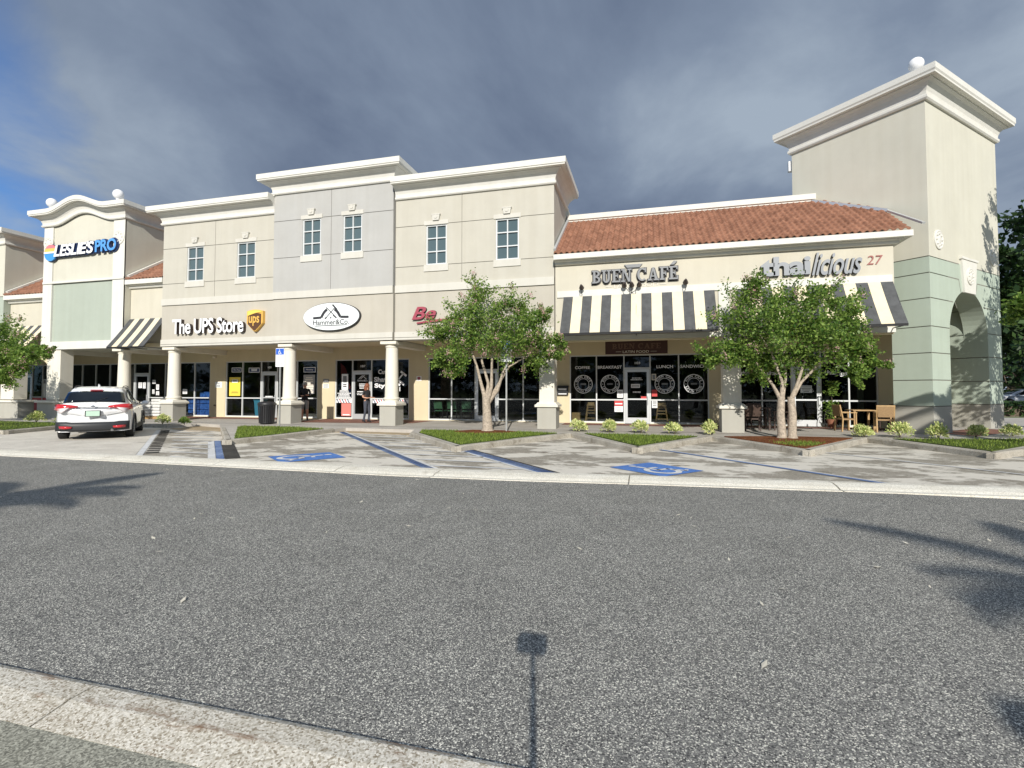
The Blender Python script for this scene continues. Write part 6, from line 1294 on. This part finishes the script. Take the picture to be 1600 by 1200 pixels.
# palms behind the photographer (they throw the frond shadows on the road)
def palm(lab, base, h, seed, nf=22, L_=2.6):
    random.seed(seed); t = thing('palm_tree', lab, 'tree', base, 0, 'palm trees along the street behind'); g = MB(); g.path([(0, 0, -.1), (.1, 0, h*.4), (.05, .1, h*.8), (0, 0, h)], [.20, .15, .13, .15], 12); o = g.build('trunk', 'bark_dark', None); o.parent = t
    g = MB()
    for k in range(nf):
        a = 2*math.pi*k/nf+random.gauss(0, .12); el = random.uniform(-.25, 1.1); d0 = Vector((math.cos(a)*math.cos(el), math.sin(a)*math.cos(el), math.sin(el))); p = Vector((0, 0, h)); pts = [p.copy()]; v = d0.copy(); L2 = L_*random.uniform(.85, 1.1)
        for i in range(9): p = p+v*L2/9; v = (v+Vector((0, 0, -.16))).normalized(); pts.append(p.copy())
        g.path(pts, [.03-.0027*i for i in range(10)], 5)
        for i in range(1, 10):
            for q in (0, .25, .5, .75):
                if i == 9 and q: continue
                c = pts[i] if i == 9 else pts[i].lerp(pts[i+1], q); tn = (pts[min(i+1, 9)]-pts[i-1]).normalized(); sd = tn.cross(Vector((0, 0, 1))).normalized(); ll = .48*math.sin(math.pi*(.18+.78*(i+q)/10))
                for s in (-1, 1):
                    e = c+(sd*s*.8+tn*.55+Vector((0, 0, -.35))).normalized()*ll; w = tn*.04; g.add([c-w, c+w, e], [(0, 1, 2)])
    o = g.build('fronds', 'palm_leaf', None, recalc=False); o.parent = t; return t
palm('palm tree behind the photographer on the right, casting the road shadow', (7.3, -9.2, 0), 6.6, 1, 28, 2.1); palm('palm tree behind the photographer on the left, casting the road shadow', (-6.5, -7.3, 0), 6.0, 2, 26, 1.8)
palm('small palm right of the frame that shades the green tower', (11.6, 10.6, 0), 5.2, 3, 16, 1.9)
palm('small palm behind the photographer at right', (4.12, -5.0, 0), 3.6, 4, 13, .88)
ob0 = bigtree('reflection_tree', 'one of the unseen rounded trees added behind the photographer to darken glass reflections', (-30, -48, 0), 6.5, 9, 4200, 21, 'unseen trees added behind for dark reflections', lsz=(.25, .45), low=.12)  # unseen tree row added so the shop glass reflects dark foliage
for i, (x, y) in enumerate(((-18, -50), (-6, -47), (6, -51), (18, -48), (30, -50), (-42, -49), (42, -47), (-54, -40), (56, -42), (-70, -42), (-86, -45), (-102, -44), (-118, -48), (-134, -46))): copy_tree(ob0, (x, y, 0), i*.9, (1, 1, .85+.07*(i % 4)))

# ------------------------------------------------------------------ white car
def car(lab, at, heading, paint='car_white', nm='parked_car', detail=True, grp=None):
    """local: x forward from the rear axle, y left, z up"""
    t = thing(nm, lab, 'car', at, heading, grp)
    import bisect
    def interp(tab, x):
        xs_ = [p[0] for p in tab]; i = min(max(bisect.bisect_right(xs_, x)-1, 0), len(tab)-2); a, b_ = tab[i], tab[i+1]; u = min(1, max(0, (x-a[0])/(b_[0]-a[0]))); u = u*u*(3-2*u)*.35+u*.65
        return a[1]+(b_[1]-a[1])*u
    ZT = [(-.86, .86), (-.80, 1.03), (-.74, 1.08), (-.42, 1.43), (-.30, 1.535), (.2, 1.59), (.9, 1.60), (1.35, 1.56), (1.75, 1.42), (2.42, 1.10), (2.9, 1.02), (3.25, .90), (3.42, .70)]
    ZB = [(-.86, .86), (-.80, .98), (-.5, 1.00), (.5, .99), (1.7, .97), (2.4, .965), (2.9, .93), (3.25, .84), (3.42, .66)]
    HW = [(-.86, .80), (-.7, .86), (-.4, .885), (0, .89), (1.3, .885), (2.6, .885), (3.0, .86), (3.25, .79), (3.42, .68)]
    HR = [(-.86, .66), (-.74, .70), (-.35, .60), (.3, .62), (1.3, .61), (1.8, .60), (2.42, .68), (3.0, .66), (3.42, .56)]
    def ring(x):
        zt, zb, hw, hr = interp(ZT, x), interp(ZB, x), interp(HW, x), interp(HR, x); arch = 0
        for ax in (0, 2.61):
            dx = abs(x-ax)
            if dx < .40: arch = max(arch, .33+math.sqrt(.40**2-dx*dx))
        z0 = max(.24, arch); z0b = .24
        P_ = [(0, z0b), (hw*.80, z0b), (hw*.80, z0) if arch else (hw*.88, z0b), (hw*.985, z0+.01), (hw*1.0, max(z0+.02, .46)), (hw*1.0, max(z0+.03, .62)), (hw*.985, max(z0+.04, .80)), (hw*.955, max(z0+.05, zb-.03))]
        zsh = zb+.015; P_.append((min(hw*.93, hr+(hw*.93-hr)*1.0), zsh))
        for u in (.25, .5, .75, .93): P_.append((hw*.90+(hr-hw*.90)*u, zsh+(zt-.06-zsh)*u))
        P_ += [(hr*.93, zt-.025), (hr*.7, zt-.006), (hr*.35, zt), (0, zt)]
        return P_
    xs_ = sorted(set([-.86, -.84, -.80, -.74]+[round(-.70+.06*k, 3) for k in range(68)]+[3.38, 3.42])); K = len(ring(0)); g = MB()
    def plan(x, y): 
        w = max(0, 1-(x+.86)/.75); w2 = max(0, 1-(3.42-x)/.7); return x+w*.17*(abs(y)/.85)**2.4-w2*.30*(abs(y)/.75)**2.2
    rows_ = []
    for x in xs_:
        r = ring(x); full = [(plan(x, y), y, z) for y, z in r]+[(plan(x, y), -y, z) for y, z in r[-2:0:-1]]; rows_.append(full)
    N_ = len(rows_[0]); o = 0
    for r in rows_: g.v += r
    def mi(x, z): return 0
    for i in range(len(rows_)-1):
        for k in range(N_):
            g.f.append((i*N_+k, i*N_+(k+1) % N_, (i+1)*N_+(k+1) % N_, (i+1)*N_+k)); g.m.append(1 if (k in (0, 1, N_-1, N_-2)) else 0)
    for i in (0, len(rows_)-1):
        c0 = len(g.v); r = rows_[i]; m_ = sum(p[2] for p in r)/N_
        prev = [i*N_+k for k in range(N_)]
        for s in (.75, .4):
            nw = []
            for p in r: g.v.append((p[0]+(-.03 if i == 0 else .03)*(1-s), p[1]*s, m_+(p[2]-m_)*s)); nw.append(len(g.v)-1)
            for k in range(N_): g.f.append((prev[k], prev[(k+1) % N_], nw[(k+1) % N_], nw[k])); g.m.append(0)
            prev = nw
        g.f.append(tuple(prev)); g.m.append(0)
    bo = g.build('body', [paint, 'car_black'], None, smooth=True); bo.parent = t
    def patch(nm_, m_, pts, par=t, thick=.006, out=(0, 0, 0)):
        """pts grid rows of points on the surface"""
        g = MB(); R__ = len(pts); Cn = len(pts[0])
        for r in pts: g.v += [tuple(Vector(p)+Vector(out)) for p in r]
        for i in range(R__-1):
            for k in range(Cn-1): g.f.append((i*Cn+k, i*Cn+k+1, (i+1)*Cn+k+1, (i+1)*Cn+k)); g.m.append(0)
        o = g.build(nm_, m_, None, smooth=True, recalc=False); o.parent = par; s = o.modifiers.new('s', 'SOLIDIFY'); s.thickness = thick; s.offset = 0; return o
    def surf_top(x, fy): r = ring(x); y = fy*interp(HR, x)*.93; return (plan(x, y), y, interp(ZT, x)-.025*abs(fy)**2)
    # rear window
    patch('rear_window', 'car_glass', [[(lambda p: (p[0]-.012, p[1], p[2]+.008))(surf_top(x, -1.12+2.24*k/10)) for k in range(11)] for x in (-.70, -.62, -.54, -.46, -.40)])
    patch('windscreen', 'car_glass', [[(lambda p: (p[0]+.01, p[1], p[2]+.012))(surf_top(x, -.95+1.9*k/8)) for k in range(9)] for x in (1.52, 1.75, 2.0, 2.3)])
    def side(x, u, s, o=.008): hw, hr, zb, zt = interp(HW, x), interp(HR, x), interp(ZB, x)+.015, interp(ZT, x)-.06; y = hw*.90+(hr-hw*.90)*u; return (plan(x, y), s*(y+o), zb+(zt-zb)*u+.002)
    for s in (1, -1):
        def pane(nm_, x0, x1, lo, hi):
            ptx = [x0+(x1-x0)*k/8 for k in range(9)]; patch(nm_, 'car_glass', [[side(x, lo(x)+(hi(x)-lo(x))*j/4, s) for x in ptx] for j in range(5)])
        pane('side_window', -.22, .50, lambda x: .08 if x > .1 else .08+(.1-x)*1.2, lambda x: .90 if x > .15 else .90-(.15-x)*.9)
        pane('side_window', .58, 1.22, lambda x: .08, lambda x: .92); pane('side_window', 1.30, 2.12, lambda x: .08, lambda x: .90 if x < 1.45 else max(.10, .90-(x-1.45)*.9))
        g = MB(); g.path([(.02, s*.575, 1.545), (.14, s*.575, 1.595), (.7, s*.575, 1.615), (1.2, s*.575, 1.60), (1.32, s*.575, 1.53)], [.013]*5, 6); o = g.build('roof_rail', 'car_black', None); o.parent = t
        g = MB(); g.ball((1.98, s*1.0, 1.03), .10, 0, 12, (.6, 1.15, .75)); g.bar((2.0, s*.86, .99), (1.99, s*.95, 1.0), .05, .04); o = g.build('wing_mirror', [paint], None, smooth=True); o.parent = t
        # lamps wrap round the corner
        def lamp(x, y, z): return (x, s*y, z)
        P1 = [[lamp(-.865+.00, .34, 1.00), lamp(-.85, .50, 1.035), lamp(-.815, .66, 1.055), lamp(-.74, .80, 1.06), lamp(-.62, .875, 1.045)], [lamp(-.875, .34, .955), lamp(-.865, .50, .945), lamp(-.830, .66, .91), lamp(-.765, .81, .88), lamp(-.64, .897, .90)]]
        patch('tail_lamp', 'tail_red', P1, thick=.03); P2 = [[lamp(-.865, .53, .96), lamp(-.83, .67, .945), lamp(-.76, .81, .925)], [lamp(-.86, .60, .90), lamp(-.83, .69, .86), lamp(-.765, .80, .84)], [lamp(-.855, .66, .84), lamp(-.835, .70, .80), lamp(-.80, .75, .79)]]
        patch('reversing_lamp', 'lamp_clear', P2, thick=.03)
        P3 = [[lamp(-.895, .46, .40), lamp(-.86, .62, .415), lamp(-.80, .76, .42)], [lamp(-.895, .48, .345), lamp(-.86, .62, .335), lamp(-.80, .74, .345)]]; patch('rear_reflector', 'tail_red', P3, thick=.03)
        for (ax, w) in ((0, 'rear'), (2.61, 'front')):
            g = MB(); n = 30; yo = .885*s; prof = [(.20, 0), (.325, 0), (.335, .012), (.34, .04), (.34, .17), (.325, .20), (.20, .20)]
            for q, (r, d_) in enumerate(prof): g.v += [(ax+r*math.cos(2*math.pi*k/n), yo-s*d_, .335+r*math.sin(2*math.pi*k/n)) for k in range(n)]
            for q in range(len(prof)-1):
                for k in range(n): g.f.append((q*n+k, q*n+(k+1) % n, (q+1)*n+(k+1) % n, (q+1)*n+k)); g.m.append(0)
            g.f.append(tuple(range(6*n, 7*n))); g.m.append(0); wo = g.build('wheel', 'tyre', None, smooth=True); wo.parent = t
            g = MB()
            for k in range(5):
                a = 2*math.pi*k/5+.3
                for da in (-.14, .14): g.bar((ax+.04*math.cos(a), yo-s*.02, .335+.04*math.sin(a)), (ax+.20*math.cos(a+da), yo-s*.005, .335+.20*math.sin(a+da)), .035, .03, 0, (0, 1, 0))
            pts = [(ax+.21*math.cos(2*math.pi*k/24), yo-s*.01, .335+.21*math.sin(2*math.pi*k/24)) for k in range(25)]; g.path(pts, [.014]*25, 6); g.path([(ax, yo-s*.05, .335), (ax, yo+s*.002, .335)], [.05, .045], 10); ro = g.build('rim', 'rim', None); ro.parent = wo
            g = MB(); pts = [(ax+.405*math.cos(a), s*(.889), max(.26, .33+.405*math.sin(a))) for a in [math.pi*(-.08+1.16*k/20) for k in range(21)]]; g.path(pts, [.028]*21, 6); o = g.build('wheel_arch', 'car_black', None); o.parent = t
        g = MB(); g.box(.42, 2.18, s*.86 if s < 0 else .84, s*.84 if s < 0 else .90, .22, .37) if False else g.bar((.42, s*.872, .30), (2.19, s*.872, .30), .05, .14); o = g.build('side_skirt', 'car_black', None); o.parent = t
        for zc, xs2 in ((.80, (.95, 1.10)), (.80, (1.85, 2.0))):
            pass
        g = MB(); g.bar((.98, s*.895, .885), (1.13, s*.893, .89), .02, .025); g.bar((1.75, s*.895, .885), (1.90, s*.892, .89), .02, .025); o = g.build('door_handle', 'chrome', None); o.parent = t
    rowb = []
    for z in (.26, .32, .42, .52): rowb.append([(plan(-.885+(.02 if z < .3 else 0), y)-.012*(1 if z < .5 else 0), y, z-(.0 if abs(y) < .6 else -.02)) for y in [-.84+1.68*k/14 for k in range(15)]])
    patch('rear_bumper', 'car_black', rowb, thick=.03)
    g = MB(); g.box(-.925, -.895, -.18, .18, .69, .87) ; o = g.build('number_plate', 'car_black', None); o.parent = t
    g = MB(); g.box(-.932, -.9255, -.155, .155, .705, .855); o2 = g.build('plate_face', 'plate_green', None); o2.parent = o
    g = MB(); g.bar((-.895, -.36, .955), (-.905, 0, .975), .03, .022); g.bar((-.905, 0, .975), (-.895, .36, .955), .03, .022); o = g.build('chrome_strip', 'chrome', None); o.parent = t
    g = MB(); g.ball((-.92, 0, .99), .045, 0, 12, (.3, 1, .8)); o = g.build('badge', 'chrome', None); o.parent = t
    g = MB(); g.box(-.42, -.38, -.15, .15, 1.47, 1.49); o = g.build('brake_lamp', 'tail_red', None); o.parent = t
    g = MB(); g.bar((-.74, .0, 1.12), (-.60, -.30, 1.26), .012, .015); o = g.build('rear_wiper', 'car_black', None); o.parent = t
    g = MB(); g.tube((-.93, -.45, .28), (-.80, -.45, .28), .035, .035, 12); o = g.build('exhaust', 'chrome', None); o.parent = t
    g = MB(); g.path([(.02, 0, 1.60), (-.02, 0, 1.64), (-.10, 0, 1.66)], [.03, .02, .006], 8); o = g.build('antenna', paint, None); o.parent = t
    g = MB(); g.box(.3, 2.2, -.7, .7, .35, .95); g.box(.0, .2, -.55, .55, .9, 1.25); g.box(1.0, 1.15, -.5, -.15, .9, 1.35); g.box(1.0, 1.15, .15, .5, .9, 1.35); o = g.build('seats', 'car_black', None); o.parent = t
    return t
h = math.atan2(.69, -.72)
mat('car_silver', (.45, .47, .50), .3, .4, coat=1.0); mat('car_blue', (.05, .09, .18), .3, coat=1.0)
c0 = car('white compact SUV parked nose-in before the pool shop, seen from behind', (-17.95, 13.0, .01), h); c0.scale = (1.11, 1.11, 1.08)
car('pale far-off car parked under the dark oaks right of the tower', (33.5, 56, .12), rad(180), 'car_silver', grp='far parked cars beyond the tower')
car('white far-off car at the right edge under the dark oaks', (38.0, 58, .12), rad(180), 'car_white', grp='far parked cars beyond the tower')
# ------------------------------------------------------------------ tripod that carries the camera
t = thing('camera_pole', 'slim pole with a small camera head standing at the viewpoint, seen by its shadow', 'camera pole', (.0, -.16, 0))
g = MB(); g.box(-.065, .115, -.19, -.09, 1.615, 1.71); g.build('camera_head', 'black_metal', t, bevel=.01)
g = MB(); g.path([(.03, -.14, .45), (.03, -.14, 1.15), (.03, -.14, 1.62)], [.03, .018, .014], 10); g.build('pole', 'black_metal', t)
for k in range(3): a = rad(-90+120*k); g = MB(); g.tube((.03, -.14, .55), (.30*math.cos(a), -.35+.25*math.sin(a), -.0), .018, .014, 8); g.build('leg', 'black_metal', t)
